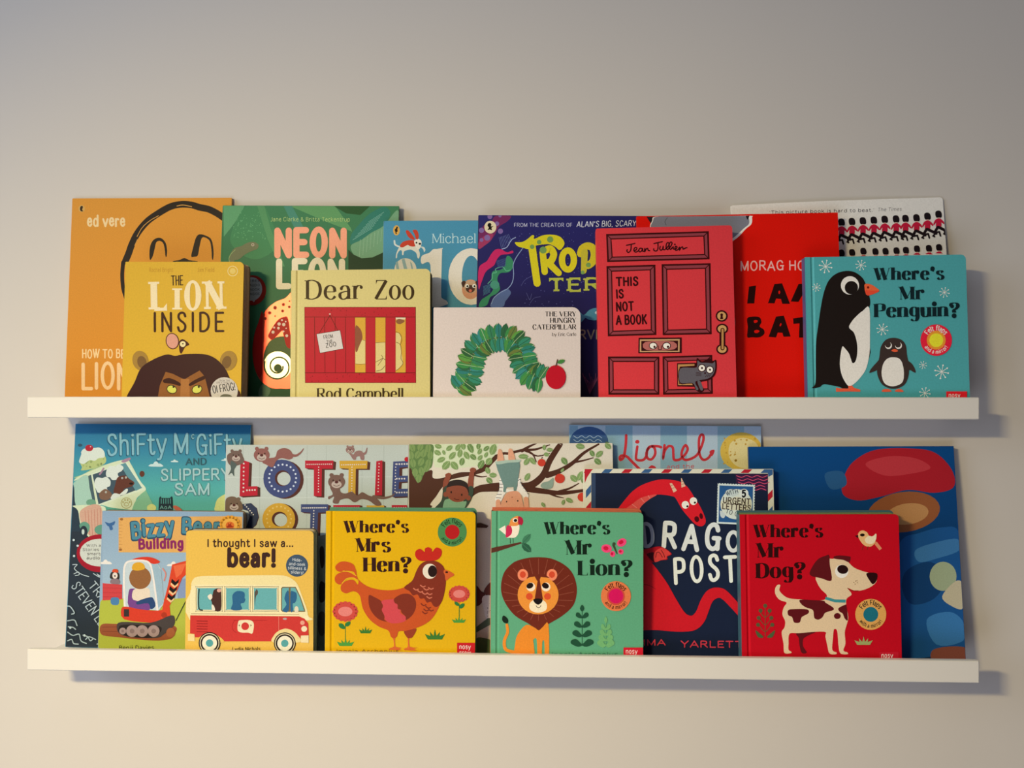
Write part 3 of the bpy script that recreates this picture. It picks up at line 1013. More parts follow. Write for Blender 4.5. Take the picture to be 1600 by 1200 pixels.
def art_leafarch(a):
    a.v(640, 460, 5.333)
    BD = (1.5, .4, .36, .5)
    a.t('THE VERY', 1126, 183, 1390, 183, 40, '#2A2422', BD)
    a.t('HUNGRY', 1168, 236, 1390, 236, 40, '#2A2422', BD)
    a.t('CATERPILLAR', 1022, 292, 1390, 290, 40, '#2A2422', BD)
    a.t('by Eric Carle', 1186, 347, 1390, 345, 27, '#2A2422', (.9, .3, .25, .5))
    # a plain garland of painted leaves and one red fruit
    G = ['#3E7C4C', '#2F6E44', '#5C9A44', '#3C8A48', '#2E7C74', '#35805A', '#3A8C50', '#2C7E6C', '#35886A', '#2F5E38', '#6A7A3C', '#2E6440', '#36814A', '#4A9046', '#3A8A84']
    pth = smooth_pts([(400, 790), (490, 690), (510, 570), (570, 440), (690, 370), (830, 370), (920, 450), (950, 570), (1000, 660), (1085, 700)], False, 5)
    a.c('#5A6A34', 10, pth[::5])
    n = len(pth)
    for i in range(0, n, 1):
        x, y = pth[i]
        q0, q1 = pth[max(0, i - 1)], pth[min(n - 1, i + 1)]
        an = math.degrees(math.atan2(q1[1] - q0[1], q1[0] - q0[0]))
        for sg in (-1, 1):
            r = an + sg * (68 + (i * 13) % 24)
            cx, cy = x + 58 * math.cos(math.radians(r)), y + 58 * math.sin(math.radians(r))
            leaf(a, G[(i * 7 + (sg > 0) * 3) % len(G)], cx, cy, 130, 62, r, '#A8C090' if i % 3 == 0 else '#27583A')
    a.e('#C01428', 1218, 690, 84, 100)
    a.l('#5A3A24', 9, '1218,600 1232,545')
    leaf(a, '#4A8A40', 1262, 560, 70, 34, -20, '#27583A')

def panel(a, q, b, c1='#3A080C', c2='#8C3C42', bg='#D23A3E', wv=13):
    """a painted door panel: q = four corners"""
    def inset(q, d):
        cx = sum(p[0] for p in q) / 4; cy = sum(p[1] for p in q) / 4
        return [(p[0] + (d if p[0] < cx else -d), p[1] + (d if p[1] < cy else -d)) for p in q]
    a.p(c1, q)
    i1 = inset(q, wv)
    a.p(c2, i1)
    i2 = inset(q, wv + b)
    for u, v_ in zip(i1, i2):
        a.l(c1, 9, [u, v_], caps=False)
    a.p(c1, inset(q, wv + b - 3))
    a.p(bg, inset(q, wv + b + 9))

def art_door(a):
    a.v(920, 330, 6.667)
    panel(a, [(180, 238), (1250, 208), (1258, 502), (192, 530)], 30, wv=18)
    panel(a, [(184, 572), (694, 558), (704, 1290), (198, 1304)], 32, wv=18)
    panel(a, [(758, 552), (1268, 542), (1280, 1282), (770, 1292)], 32, wv=18)
    panel(a, [(200, 1514), (735, 1514), (735, 1912), (204, 1912)], 30, wv=18)
    panel(a, [(768, 1512), (1285, 1498), (1292, 1902), (774, 1912)], 30, wv=18)
    K = '#340A0E'
    for q in ('392,356 430,348 480,336', '442,346 440,385 432,415 412,430 396,418 400,400',
              '468,412 492,404 500,385 484,378 470,398 478,424 500,424 520,408', '558,392 536,386 520,404 528,424 548,416 560,392 562,418 578,418',
              '578,418 584,388 582,422 596,396 612,388 618,408 634,412',
              '678,338 720,328 766,318', '720,330 720,370 716,402 698,416 678,408 676,392',
              '744,368 738,392 750,408 768,394 774,366 774,398 790,402', '790,402 826,366 834,336 818,328 806,352 806,388 820,402',
              '820,402 856,362 866,330 850,322 838,348 838,386 852,400', '852,400 878,372 878,392 894,398', '894,396 914,386 916,370 902,368 896,390 906,408 930,400',
              '930,400 944,376 944,406 958,382 976,374 982,396 1006,384 1022,380'):
        a.c(K, 12, q, 4)
    a.e(K, 896, 346, 9)
    a.t('THIS', 280, 776, 520, 770, 82, K, 1.6)
    a.t('IS', 282, 905, 368, 900, 82, K, 1.6)
    a.t('NOT', 282, 1040, 472, 1030, 86, K, 1.6)
    a.t('A BOOK', 282, 1180, 606, 1170, 90, K, 1.6)
    # lock and handle
    a.e(K, 1383, 1092, 62, 60)
    a.e('#C89A5C', 1383, 1092, 46, 44)
    a.e(K, 1383, 1080, 15)
    a.p(K, '1376,1080 1390,1080 1400,1125 1366,1125')
    for cy in (1226, 1438):
        a.e(K, 1388, cy, 62, 54)
    a.l(K, 60, '1390,1226 1390,1438')
    for cy in (1226, 1438):
        a.e('#C89A5C', 1388, cy, 46, 38)
    a.l(K, 42, '1392,1236 1392,1430')
    a.l('#B8884C', 22, '1392,1236 1392,1430')
    # letter box with two eyes
    a.v(920, 480, 6.667)
    a.p(K, '518,320 966,316 966,478 515,480')
    a.p('#C49A6A', '532,336 946,332 944,466 530,468')
    a.p(K, '546,352 930,348 928,454 546,456')
    a.b('#B0665C', '590,362 880,360 888,440 600,446', 3)
    for x in (670, 810):
        a.e(K, x, 402, 44, 38)
        a.e('#F0E4D2', x, 402, 36, 30)
        a.e(K, x + 14, 414, 13)
    a.l(K, 8, '722,400 724,440 740,444 756,440 758,400')
    # cat flap
    a.p(K, '918,584 1120,580 1130,620 1110,830 920,825')
    a.p('#B88A50', '928,596 1100,592 1100,610 946,620 940,800 1080,796 1080,812 930,812')
    a.p(K, '946,622 1120,618 1110,796 946,796')
    a.b(K, '946,632 1100,620 1125,530 1165,560 1215,555 1255,530 1290,560 1325,550 1330,640 1310,710 1250,760 1165,785 1200,860 1170,885 1120,870 1070,795 946,795', 4)
    a.b('#5E5A5E', '952,640 1100,632 1128,612 1132,556 1165,578 1235,580 1290,585 1312,566 1314,640 1290,705 1235,745 1110,775 1140,850 1118,860 1080,790 952,785', 4)
    a.b('#5E5A5E', '1130,775 1160,770 1190,850 1165,865', 3)
    a.l(K, 7, '1125,790 1150,860')
    for x, y in ((1176, 634), (1259, 652)):
        a.e(K, x, y, 42)
        a.e('#EDE6DA', x, y, 33)
        a.e(K, x + 2, y, 11)
    a.e(K, 1210, 688, 9, 12)
    for i in range(3):
        a.l(K, 5, [(1115, 680 + i * 16), (1172, 690 + i * 12)], caps=False)
        a.l(K, 5, [(1212 + i * 18, 728), (1232 + i * 18, 700)], caps=False)

def flake(a, x, y, r, col='#B4CFC6'):
    for i in range(8):
        an = math.pi * i / 4 + .2
        a.l(col, r * .09, [(x, y), (x + r * math.cos(an), y + r * math.sin(an))], caps=False)
        a.e(col, x + r * math.cos(an), y + r * math.sin(an), r * .13, keep=True, n=7)
    a.lv += 1

def badge(a, x, y, r, ring, disc, ink, words=('Felt flaps', 'and a mirror!'), rd=.5, extra=None):
    a.e(ring, x, y, r, n=32)
    a.e(extra or ring, x, y, r * .60, n=28)
    a.e(disc, x, y, r * rd, n=28)
    cap = r * .30
    a.t(words[0], 0, 0, 1, 0, cap, ink, 1.25, gap=1.5, arc=(x, y, r * .62, 212, 328, False))
    a.t(words[1], 0, 0, 1, 0, cap * .80, ink, 1.25, gap=1.5, arc=(x, y, r * .86, 150, 30, True))

def tagmark(a, x0, y0, x1, y1, tx0, tx1, ty, cap, col='#CC1A22'):
    a.r(col, x0, y0, x1, y1)
    a.t('nosy', tx0, ty, tx1, ty, cap, '#F0DCD4', 1.0)
    a.t('crow', tx0, ty + cap * 1.3, tx1, ty + cap * 1.3, cap, '#F0DCD4', 1.0)

def art_penguin(a):
    a.v(1240, 390, 5)
    for x, y, r in ((250, 132, 48), (525, 122, 38), (178, 296, 30), (1178, 335, 37), (693, 624, 42), (1010, 902, 28), (1156, 955, 52), (1025, 1120, 40)):
        flake(a, x, y, r)
    K = '#16110F'
    a.b(K, '142,1080 170,1040 172,850 175,720 190,600 215,430 240,320 275,240 330,190 400,168 470,175 530,215 560,265 585,340 590,450 480,560 600,800 440,1070 340,1068 240,1052 200,1075', 6)
    a.b('#CFC9AE', '590,458 540,478 490,520 455,560 432,608 470,650 492,720 497,790 490,850 475,882 458,885 445,850 430,810 400,772 380,758 366,820 360,900 375,980 405,1040 432,1066 470,1050 520,1000 565,930 590,820 595,700', 5)
    a.e('#E2DCCB', 439, 280, 71, 72)
    a.e(K, 450, 298, 52, 52)
    a.b('#D2502E', '556,270 600,272 640,295 668,322 630,345 575,358 558,330 553,300')
    a.b('#B83C26', '560,318 610,322 668,322 630,345 575,358')
    a.e('#5A140E', 581, 296, 10)
    a.p('#B84A30', '330,1078 370,1085 435,1085 440,1108 330,1110')
    a.p('#B84A30', '425,1065 455,1062 470,1080 520,1095 520,1110 430,1108')
    B = '#2E2522'
    a.b(B, '660,1000 650,930 668,840 680,760 720,705 780,690 840,705 875,750 885,830 900,900 895,990 860,1060 780,1088 700,1062', 5)
    a.b(B, '672,860 640,890 605,930 590,962 620,955 660,930')
    a.b(B, '885,870 920,890 945,930 950,962 915,945 890,930')
    a.b('#D2CDB8', '775,842 820,850 848,890 860,970 845,1040 775,1068 710,1045 686,970 700,890 735,850')
    for x in (740, 818):
        a.e('#E4DED0', x, 750, 27)
        a.e(B, x - 4, 743, 23)
    a.b('#B84A2C', '762,790 788,776 815,792 790,800')
    a.b('#B84A30', '690,1110 700,1092 740,1090 762,1108')
    a.b('#B84A30', '790,1108 810,1090 840,1092 855,1110')
    T_ = '#0C1C20'
    a.t("Where's", 625, 238, 1182, 232, 92, T_, DID)
    a.t('Mr', 812, 390, 1030, 388, 98, T_, DID)
    a.t('Penguin?', 620, 528, 1300, 520, 102, T_, DID)
    badge(a, 1112, 708, 123, '#C01C30', '#E0B428', '#E8B0A8', extra='#D87828', rd=.44)
    tagmark(a, 1190, 1108, 1352, 1185, 1208, 1300, 1154, 34)
# ============ lower ledge, back row
def cloud(a, x, y, s, col='#DCE8E6'):
    a.b(col, [(x + s * u, y + s * v_) for u, v_ in ((-60, 18), (-45, 2), (-25, 0), (-12, -18), (8, -20), (20, -4), (38, -2), (60, 20), (0, 22))], sub=3)

def art_van(a):
    a.v(90, 650, 5)
    a.grad(0, 0, 0, 0, '#2B7099', '#3E8DAC', quad=[(140, 60), (1520, 66), (1530, 270), (120, 270)])
    a.grad(0, 0, 0, 0, '#3E8DAC', '#5DB2AE', quad=[(120, 270), (1530, 270), (1540, 560), (90, 560)])
    a.grad(0, 0, 0, 0, '#5DB2AE', '#67B8A8', quad=[(90, 560), (1540, 560), (1560, 800), (70, 800)])
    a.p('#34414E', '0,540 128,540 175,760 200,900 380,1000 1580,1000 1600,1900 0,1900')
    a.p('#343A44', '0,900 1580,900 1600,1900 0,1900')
    # the van with a giant ice cream
    a.e('#38586C', 176, 228, 18, 12)
    a.b('#C8CC86', '172,345 190,400 185,425 260,415 370,370 368,310 300,290 220,300')
    specks(a, '#A8B070', None, 9, 16, 12, 200, 330, 360, 400)
    a.b('#EEEBDD', '168,352 185,300 185,280 210,255 280,250 330,248 362,275 366,320 320,330 290,350 250,345 210,372 180,370')
    a.e('#C22838', 247, 250, 31, 26)
    a.e('#F0C8C8', 258, 240, 5)
    a.b('#B9C890', '130,480 200,455 300,400 420,370 450,360 300,440 180,480')
    a.b('#B8D4C0', '128,520 240,470 300,690 350,700 350,740 160,730 130,560')
    a.b('#E8E8C4', '128,505 160,475 270,425 420,365 540,340 570,370 640,500 690,575 620,640 580,735 420,715 330,690 300,690 240,470 150,500')
    a.p('#5FA58C', '330,700 420,716 590,735 640,640 690,580 750,690 770,745 340,745')
    a.p('#8FC09A', '580,735 600,680 650,610 690,580 745,690 760,745')
    a.p('#54666C', '240,468 262,458 300,690 275,670 250,560')
    a.p('#EEEED2', '262,452 540,352 690,572 322,700')
    a.p('#4A5A66', '274,458 530,365 660,562 320,690')
    a.p('#6C9AA2', '490,380 530,365 660,562 610,585')
    # cooks in the window
    a.b('#EFEBE0', '385,420 410,390 450,395 480,378 515,400 500,430 470,450 480,490 430,500 410,480 385,475 378,450')
    a.b('#EFEBE0', '290,510 310,480 350,485 380,475 412,505 410,545 385,560 390,590 320,600 300,570 290,545')
    a.b('#6E3C30', '470,480 530,465 560,490 600,520 580,550 520,570 500,620 440,600 450,540')
    a.b('#8A6450', '330,600 370,570 410,590 425,625 390,655 340,650 325,625')
    a.e('#2A1A18', 575, 528, 16, 9)
    for x, y in ((505, 485), (535, 480), (378, 595)):
        a.e('#EDE6D8', x, y, 8)
        a.e('#20140F', x, y, 4)
    a.b('#EFEBE0', '510,590 540,568 550,580 530,610 480,620')
    a.b('#EFEBE0', '415,640 440,605 480,610 490,625 430,650')
    a.e('#6E3C30', 660, 452, 20, 24)
    a.c('#B88AA0', 14, '330,455 345,435 360,410', 3)
    a.b('#B88AA0', '500,350 560,325 570,340 520,365')
    a.e('#BDB078', 538, 680, 44, 44)
    a.e('#E4E2BE', 538, 680, 38, 38)
    a.e('#BDB078', 538, 690, 20, 17)
    a.e('#E4E2BE', 538, 690, 14, 11)
    for u, v_ in ((-26, -8), (-10, -24), (10, -24), (26, -8)):
        a.e('#BDB078', 538 + u, 680 + v_, 7, 9)
    a.e('#7AA78A', 262, 675, 38, 26)
    a.b('#E8E8C4', '125,700 160,740 200,900 360,1000 380,760 340,700')
    a.b('#E6AE96', '172,760 220,710 300,690 350,740 360,1000 260,940 200,870')
    for i in range(6):
        a.l('#D88C78', 5, [(215 + i * 24, 740 - i * 4), (230 + i * 22, 930)], caps=False)
    a.b('#6FA088', '172,850 210,825 250,850 245,900 215,930 190,900')
    a.b('#6FA088', '290,880 330,850 400,860 400,940 310,920')
    a.e('#2E3842', 205, 905, 30, 48)
    a.e('#DCE0D6', 200, 905, 11, 22)
    a.e('#DCE0D6', 130, 968, 8)
    cloud(a, 770, 375, .95)
    cloud(a, 915, 350, .5)
    cloud(a, 1310, 340, .5)
    a.e('#E4DC8C', 735, 718, 36, 30)
    a.b('#E4DC8C', '1232,700 1250,650 1300,615 1345,610 1345,740 1235,740')
    # letters with a dropped shadow
    for dx, c1, c2, c3 in ((-7, '#2C5E78', '#3A6C82', '#5C8C94'), (0, '#93C0CE', '#3A4C58', '#B4D2D2')):
        a.t('ShiFty', 388 + dx, 303 + abs(dx), 858 + dx, 292 + abs(dx), 155, c1, .95)
        a.t('M', 905 + dx, 290 + abs(dx), 1030 + dx, 290 + abs(dx), 150, c1, 1.0)
        a.t('c', 1046 + dx, 176 + abs(dx), 1072 + dx, 176 + abs(dx), 44, c1, 1.0)
        a.t('GiFty', 1085 + dx, 298 + abs(dx), 1446 + dx, 288 + abs(dx), 150, c1, .95)
        a.t('SLIPPERY', 806 + dx, 500 + abs(dx), 1352 + dx, 494 + abs(dx), 82, c3, 1.1)
        a.t('SAM', 912 + dx, 612 + abs(dx), 1195 + dx, 612 + abs(dx), 82, c3, 1.1)
    a.t('AND', 1000, 382, 1165, 378, 48, '#3F6470', 1.0)
    a.p('#26343E', '790,735 796,640 804,626 812,640 850,640 880,640 892,626 898,640 902,735')
    for i in range(5):
        a.l('#5DA8A0', 6, [(812 + i * 18, 645), (812 + i * 18, 685)], caps=False)
    a.t('AoA', 800, 726, 894, 726, 26, '#7CB0A8', 1.0)
    a.b('#D06850', '905,705 930,700 975,735 925,735')
    a.v(90, 780, 4.8)
    a.e('#B41E30', 320, 405, 175, 142)
    a.e('#E4DCD0', 320, 400, 150, 100 + 4)
    for i, s_ in enumerate(('With a FREE', 'Stories Aloud', 'smartphone', 'audio book')):
        a.t(s_, 190 + (28, 0, 34, 30)[i], 356 + i * 31, 428, 356 + i * 31, 20, '#6A6260', .95)
    a.c('#C8CCD0', 6, '115,490 150,490 130,520 180,560 240,580', 4)
    a.c('#C8CCD0', 6, '125,560 160,545 165,565 135,572', 4)
    a.c('#C8CCD0', 6, '270,555 320,585 300,560 330,580', 4)
    a.t('TRACEY', 232, 648, 430, 890, 62, '#C8CCD0', .85)
    a.t('STEVEN LENTON', 105, 650, 435, 1120, 68, '#C8CCD0', .85)
    for q in ('75,800 100,805 130,850 110,860', '80,910 130,905 150,945', '85,955 120,960 140,975', '80,995 120,1020 165,1010 180,1060 220,1080',
              '195,1018 230,1030 250,1060 270,1045', '80,1060 110,1050 125,1080 160,1085', '215,1050 240,1030 290,1050', '300,1085 340,1075'):
        a.c('#C0C8CC', 8, q, 4)
    for x, y in ((125, 305), (155, 348), (128, 425), (100, 962), (206, 1020)):
        a.e('#DCE2E4', x, y, 9)

def solid(a, col, sh, polys, dx=22, dy=10):
    """block letter with a brown side"""
    for q in polys:
        pts = P(q)
        for k in (1, .5):
            a.p(sh, [(x + dx * k, y + dy * k) for x, y in pts])
    for q in polys:
        a.p(col, q)

def otter(a, pts, head, r, c='#8A6456', tail=None):
    a.b(c, pts)
    if tail:
        a.c(c, (26, 6), tail, 4)
    x, y = head
    a.e(c, x, y, r, r * .85)
    a.e(c, x - r * .6, y - r * .8, r * .25)
    a.e(c, x + r * .6, y - r * .8, r * .25)
    a.e('#CDB8A8', x, y + r * .3, r * .6, r * .42)
    a.e('#5A2A2A', x, y + r * .02, r * .22, r * .17)
    a.c('#5A3A34', 4, [(x - r * .4, y + r * .35), (x, y + r * .5), (x + r * .4, y + r * .35)], 3)
    a.e('#2E1C1A', x - r * .4, y - r * .2, r * .09)
    a.e('#2E1C1A', x + r * .4, y - r * .2, r * .09)

def art_letters(a):
    a.v(340, 680, 5)
    a.r('#CDD3C6', 60, 75, 1620, 1900)
    for x in (200, 330, 700, 850, 1130, 1300):
        a.l('#BAC2B6', 4, [(x, 80), (x - 12, 1800)], caps=False)
    for y in (490, 330):
        a.l('#DCDFD2', 5, [(75, y), (1490, y - 6)], caps=False)
    SH = '#5A302A'
    R, N_, Y = '#C62438', '#46517E', '#E0AC3C'
    solid(a, R, SH, ('178,205 200,196 248,210 240,400 312,398 312,470 172,478',))
    for dx in (26, 13, 0):
        a.e(SH if dx else N_, 502 + dx, 340 + dx * .3, 145, 150)
    a.e(SH, 508, 336, 60, 62)
    a.e('#CDD3C6', 518, 340, 52, 52)
    solid(a, R, SH, ('684,198 905,198 900,262 815,262 812,478 752,476 752,262 684,258',))
    solid(a, Y, SH, ('952,200 1172,200 1168,262 1080,262 1076,478 1020,476 1024,262 954,258',))
    solid(a, R, SH, ('1240,204 1288,196 1285,470 1228,470',))
    solid(a, N_, SH, ('1372,206 1530,200 1530,248 1422,254 1420,318 1500,316 1500,362 1418,366 1414,420 1530,418 1530,478 1362,482',))
    for x0, y0, x1, y1, n in ((205, 222, 202, 440, 8), (230, 430, 292, 428, 4), (700, 228, 888, 226, 13), (790, 250, 788, 442, 10), (970, 232, 1152, 228, 12), (1050, 250, 1048, 440, 10),
                              (1262, 222, 1254, 440, 10), (1392, 226, 1386, 440, 10), (1400, 226, 1500, 224, 6), (1400, 340, 1460, 340, 4), (1400, 448, 1500, 446, 6)):
        for i in range(n):
            t = i / (n - 1)
            a.e('#EADFD2', x0 + (x1 - x0) * t, y0 + (y1 - y0) * t, 5 if n > 9 else 7, keep=True)
    for i in range(20):
        an = 2 * math.pi * i / 20
        a.e('#DCE2F0', 508 + 106 * math.cos(an), 335 + 106 * math.sin(an), 8, keep=True)
    a.lv += 1
    # second row
    solid(a, '#39435E', SH, ('190,540 260,530 305,570 320,640 300,700 260,735 225,720 250,640 240,590 200,580',), 4, 2)
    for dx in (24, 12, 0):
        a.e(SH if dx else Y, 478 + dx, 655 + dx * .2, 128, 125)
    a.e(SH, 484, 655, 60, 58)
    a.e('#CDD3C6', 494, 662, 50, 50)
    solid(a, N_, SH, ('652,540 865,540 862,602 785,604 775,900 718,900 726,604 652,600',))
    solid(a, R, SH, ('904,545 1112,545 1110,606 1030,606 1030,900 960,900 960,606 904,606',), 20, 6)
    solid(a, Y, SH, ('1164,548 1302,548 1302,600 1230,600 1230,900 1164,900',), 14, 6)
    solid(a, R, SH, ('1360,545 1478,545 1530,600 1500,900 1360,900',), 4, 6)
    for x0, y0, x1, y1, n in ((668, 568, 845, 566, 13), (752, 590, 748, 720, 7), (920, 566, 1100, 566, 12), (215, 545, 280, 620, 6), (1380, 566, 1470, 566, 6)):
        for i in range(n):
            t = i / (n - 1)
            a.e('#E6DDD2', x0 + (x1 - x0) * t, y0 + (y1 - y0) * t, 6, keep=True)
    for i in range(18):
        an = 2 * math.pi * i / 18
        a.e('#F0CE74', 480 + 95 * math.cos(an), 652 + 95 * math.sin(an), 7, keep=True)
    a.lv += 1
    # otters climbing over the letters
    otter(a, '80,150 150,130 200,170 205,210 160,235 110,240 80,210', (145, 165), 52, '#7A6258')
    a.b('#5A6660', '110,200 150,230 130,270 130,320 110,295 85,310 105,265 100,230')
    otter(a, '350,210 400,180 450,170 470,120 520,100 570,120 590,170 560,190 500,180 460,200 430,250 380,230', (345, 155), 62, '#9A625A', '560,150 610,160 650,135 672,105')
    otter(a, '1020,130 1060,150 1075,130 1110,120 1140,140 1145,190 1120,190 1110,165 1085,170 1080,190 1060,190 1040,160', (1036, 115), 34, '#A07870', '1120,150 1155,140 1168,100')
    otter(a, '880,400 950,380 960,440 1000,455 1050,440 1090,470 1130,445 1180,470 1240,490 1280,540 1240,550 1180,510 1120,500 1070,525 1020,495 960,505 940,535 900,525 910,480 870,500 865,480 900,460', (930, 365), 66, '#806054', '1220,480 1300,490 1360,475 1385,455')
    otter(a, '66,500 130,480 190,530 185,590 66,600', (130, 545), 58, '#7C6450')
    a.e('#C8202E', 1478, 188, 18)
    # shade painted into the cover strip between front books, with brown otter shapes
    a.p('#8A8878', '770,790 850,775 850,1800 770,1800')
    a.b('#3A2A24', '800,880 830,880 835,1000 815,1040 800,980')
    a.b('#3A2A24', '800,1150 840,1160 850,1240 830,1300 795,1290')
    a.b('#5C4A3E', '790,1400 830,1380 850,1450 830,1560 790,1540')

def art_tree(a):
    a.v(630, 660, 4.848)
    a.grad(0, 0, 0, 0, '#DCD4BC', '#D6C6A8', quad=[(42, 160), (1590, 155), (1590, 1800), (42, 1800)])
    B = '#4E2E22'
    a.p('#D0DAB0', '200,160 720,158 700,260 560,330 400,350 240,340 215,250')
    a.b(B, '42,350 100,400 215,360 225,420 300,420 420,380 540,370 640,300 700,245 720,262 680,310 600,380 420,420 350,440 290,500 250,560 205,620 225,640 210,700 200,1300 42,1300', 4)
    a.c(B, 20, '700,255 760,235 800,235 880,215 930,205', 4)
    a.c(B, (26, 8), '900,215 960,180 1010,160', 3)
    a.c(B, (22, 8), '920,210 1000,205 1050,190 1110,170', 3)
    a.c(B, (20, 6), '930,215 980,240 1010,300', 3)
    a.c(B, (14, 6), '960,230 1020,255 1110,235', 3)
    a.c(B, (40, 70), '480,570 560,510 640,495 730,490', 4)
    a.c(B, (60, 40), '900,490 980,470 1060,400 1110,290 1190,165', 5)
    a.c(B, (46, 14), '1090,400 1180,370 1280,310 1370,230 1480,165', 5)
    a.c(B, (18, 8), '1280,305 1360,290 1440,268', 3)
    a.c(B, (50, 22), '920,500 1050,520 1200,535 1370,515', 4)
    a.c(B, (22, 8), '1180,525 1260,500 1330,462', 3)
    a.c(B, (18, 6), '1100,535 1160,560 1215,572', 3)
    a.c(B, (14, 6), '540,400 590,412 632,408', 3)
    G = '#7E9A5C'
    G2 = '#5E7C46'
    a.b(G2, '42,160 215,160 228,250 215,340 170,360 130,450 90,430 60,350 42,340')
    for i, (x, y) in enumerate(((70, 190), (130, 185), (190, 195), (60, 250), (110, 245), (155, 235), (205, 250), (75, 310), (135, 300), (190, 310), (90, 380), (140, 370), (180, 345), (118, 425))):
        leaf(a, '#7A9456', x, y, 72, 46, 70 + (i * 37) % 50, '#5E7C46')
    L = [(265, 180, 60, 40, 20), (350, 195, 60, 38, -35), (415, 190, 62, 40, -60), (455, 180, 60, 40, 80), (510, 195, 85, 46, 65), (570, 180, 56, 34, 100), (260, 230, 60, 40, 30), (308, 228, 42, 24, 70),
         (372, 252, 74, 42, -50), (430, 235, 68, 40, -75), (480, 250, 70, 42, 60), (530, 262, 60, 40, 40), (288, 283, 70, 40, -25), (445, 297, 64, 42, -75), (580, 220, 54, 32, -60), (630, 198, 56, 34, -40),
         (680, 205, 92, 54, -70), (628, 245, 48, 28, -60), (582, 268, 50, 32, -50), (325, 325, 84, 52, -50), (388, 328, 78, 50, 50), (590, 318, 76, 48, -60), (650, 295, 66, 50, -50),
         (640, 365, 56, 40, 70), (680, 400, 60, 40, 0), (652, 440, 60, 42, 45), (910, 258, 80, 40, 0), (935, 297, 66, 40, -55), (980, 292, 70, 38, 50), (1068, 190, 44, 30, 90), (1110, 208, 54, 32, 0),
         (1085, 243, 44, 32, 20), (1220, 293, 68, 44, 55), (940, 413, 68, 40, -60), (1430, 235, 58, 36, 60), (1485, 240, 70, 42, -40), (1472, 296, 64, 44, 40), (1292, 425, 70, 46, 45), (1340, 405, 80, 44, -65),
         (1365, 445, 50, 34, 60), (1340, 182, 72, 46, 10), (1550, 180, 60, 40, 40), (1212, 604, 44, 26, -70), (1258, 590, 62, 36, 25), (1060, 624, 46, 26, 55), (1205, 362, 40, 22, -50)]
    for x, y, ln, wd, rot in L:
        leaf(a, G if (int(x) // 7) % 3 else '#6E8C50', x, y, ln, wd, rot, '#A9BB84')
    for x, y, r in ((1048, 305, 30), (1186, 425, 38), (1356, 565, 36)):
        a.e('#C8402E', x, y, r, r * .95)
        a.l('#4E2E22', 5, [(x, y - r), (x + 6, y - r - 14)], caps=False)
    a.b('#8CA08C', '1040,480 1060,455 1100,445 1135,420 1138,450 1130,490 1100,505 1060,500')
    # children playing in the tree
    S1, S2 = '#8C4A36', '#DDA07C'
    a.l(S1, (38, 44), '520,390 512,440 508,500')
    a.l(S1, (38, 44), '345,400 325,450 320,510')
    a.e(S1, 342, 400, 24, 15)
    a.e(S1, 528, 362, 24, 20)
    a.b('#3C4A3C', '305,500 345,480 350,560 300,650 240,650 290,590')
    a.b('#3C4A3C', '495,490 530,490 525,560 480,640 450,650 460,580')
    a.b('#7FA882', '310,600 350,580 440,600 480,600 460,660 440,700 310,700')
    a.e(S1, 412, 520, 86, 84)
    a.b('#2E2422', '330,490 350,450 400,434 450,440 490,470 498,540 480,500 440,480 380,480 345,490')
    a.e(S1, 322, 545, 18, 20)
    a.e(S1, 495, 572, 18, 20)
    a.e('#1E1412', 364, 528, 6, 9)
    a.e('#1E1412', 444, 548, 6, 9)
    a.c('#4A1E18', 5, '385,575 405,585 425,583', 3)
    a.b(S2, '720,210 742,208 755,240 765,300 745,310 725,305 712,300', 3)
    a.b(S2, '797,210 818,200 835,225 850,290 825,300 800,300', 3)
    a.b('#EAE6D8', '730,430 760,425 780,500 860,500 870,430 885,425 895,470 950,550 925,575 870,530 780,530 740,600 695,585 728,510', 3)
    for i in range(6):
        a.l('#3A3A40', 4, [(728 - i * 5, 440 + i * 26), (762 - i * 4, 442 + i * 26)], caps=False)
        a.l('#3A3A40', 4, [(868 + i * 14, 440 + i * 20), (890 + i * 13, 430 + i * 22)], caps=False)
    a.p('#6E8C80', '700,305 745,312 790,300 878,290 885,330 870,430 862,500 855,525 838,525 835,490 785,490 775,530 758,525 760,480 715,360')
    a.b('#A9BFA8', '697,300 750,290 878,282 880,300 800,305 720,318')
    a.b(S2, '740,620 780,540 830,520 880,530 905,600 910,720 740,720')
    a.l(S2, (36, 40), '720,600 720,720')
    a.l(S2, (36, 40), '930,580 940,720')
    a.e('#3A2420', 784, 600, 5, 7)
    a.e('#3A2420', 868, 594, 5, 7)
    a.e('#B87A5C', 826, 567, 7, 5)
    # the strip between two front books
    a.v(725, 780, 4.8)
    a.p('#52382C', '90,180 130,178 185,200 170,215 90,212')
    a.b('#6E3A2E', '150,690 180,640 215,620 215,720 180,730')
    a.b('#5A2C26', '90,650 130,690 160,710 130,780 90,790')
    a.b('#E0D4C0', '135,750 160,720 215,740 215,900 170,900 150,830')
    specks(a, '#4A3A34', None, 3, 14, 5, 160, 745, 212, 880)
    a.p('#55644A', '90,960 180,890 215,890 215,930 90,1000')
    a.b('#54683C', '90,1050 150,1040 215,1070 215,1180 90,1180')

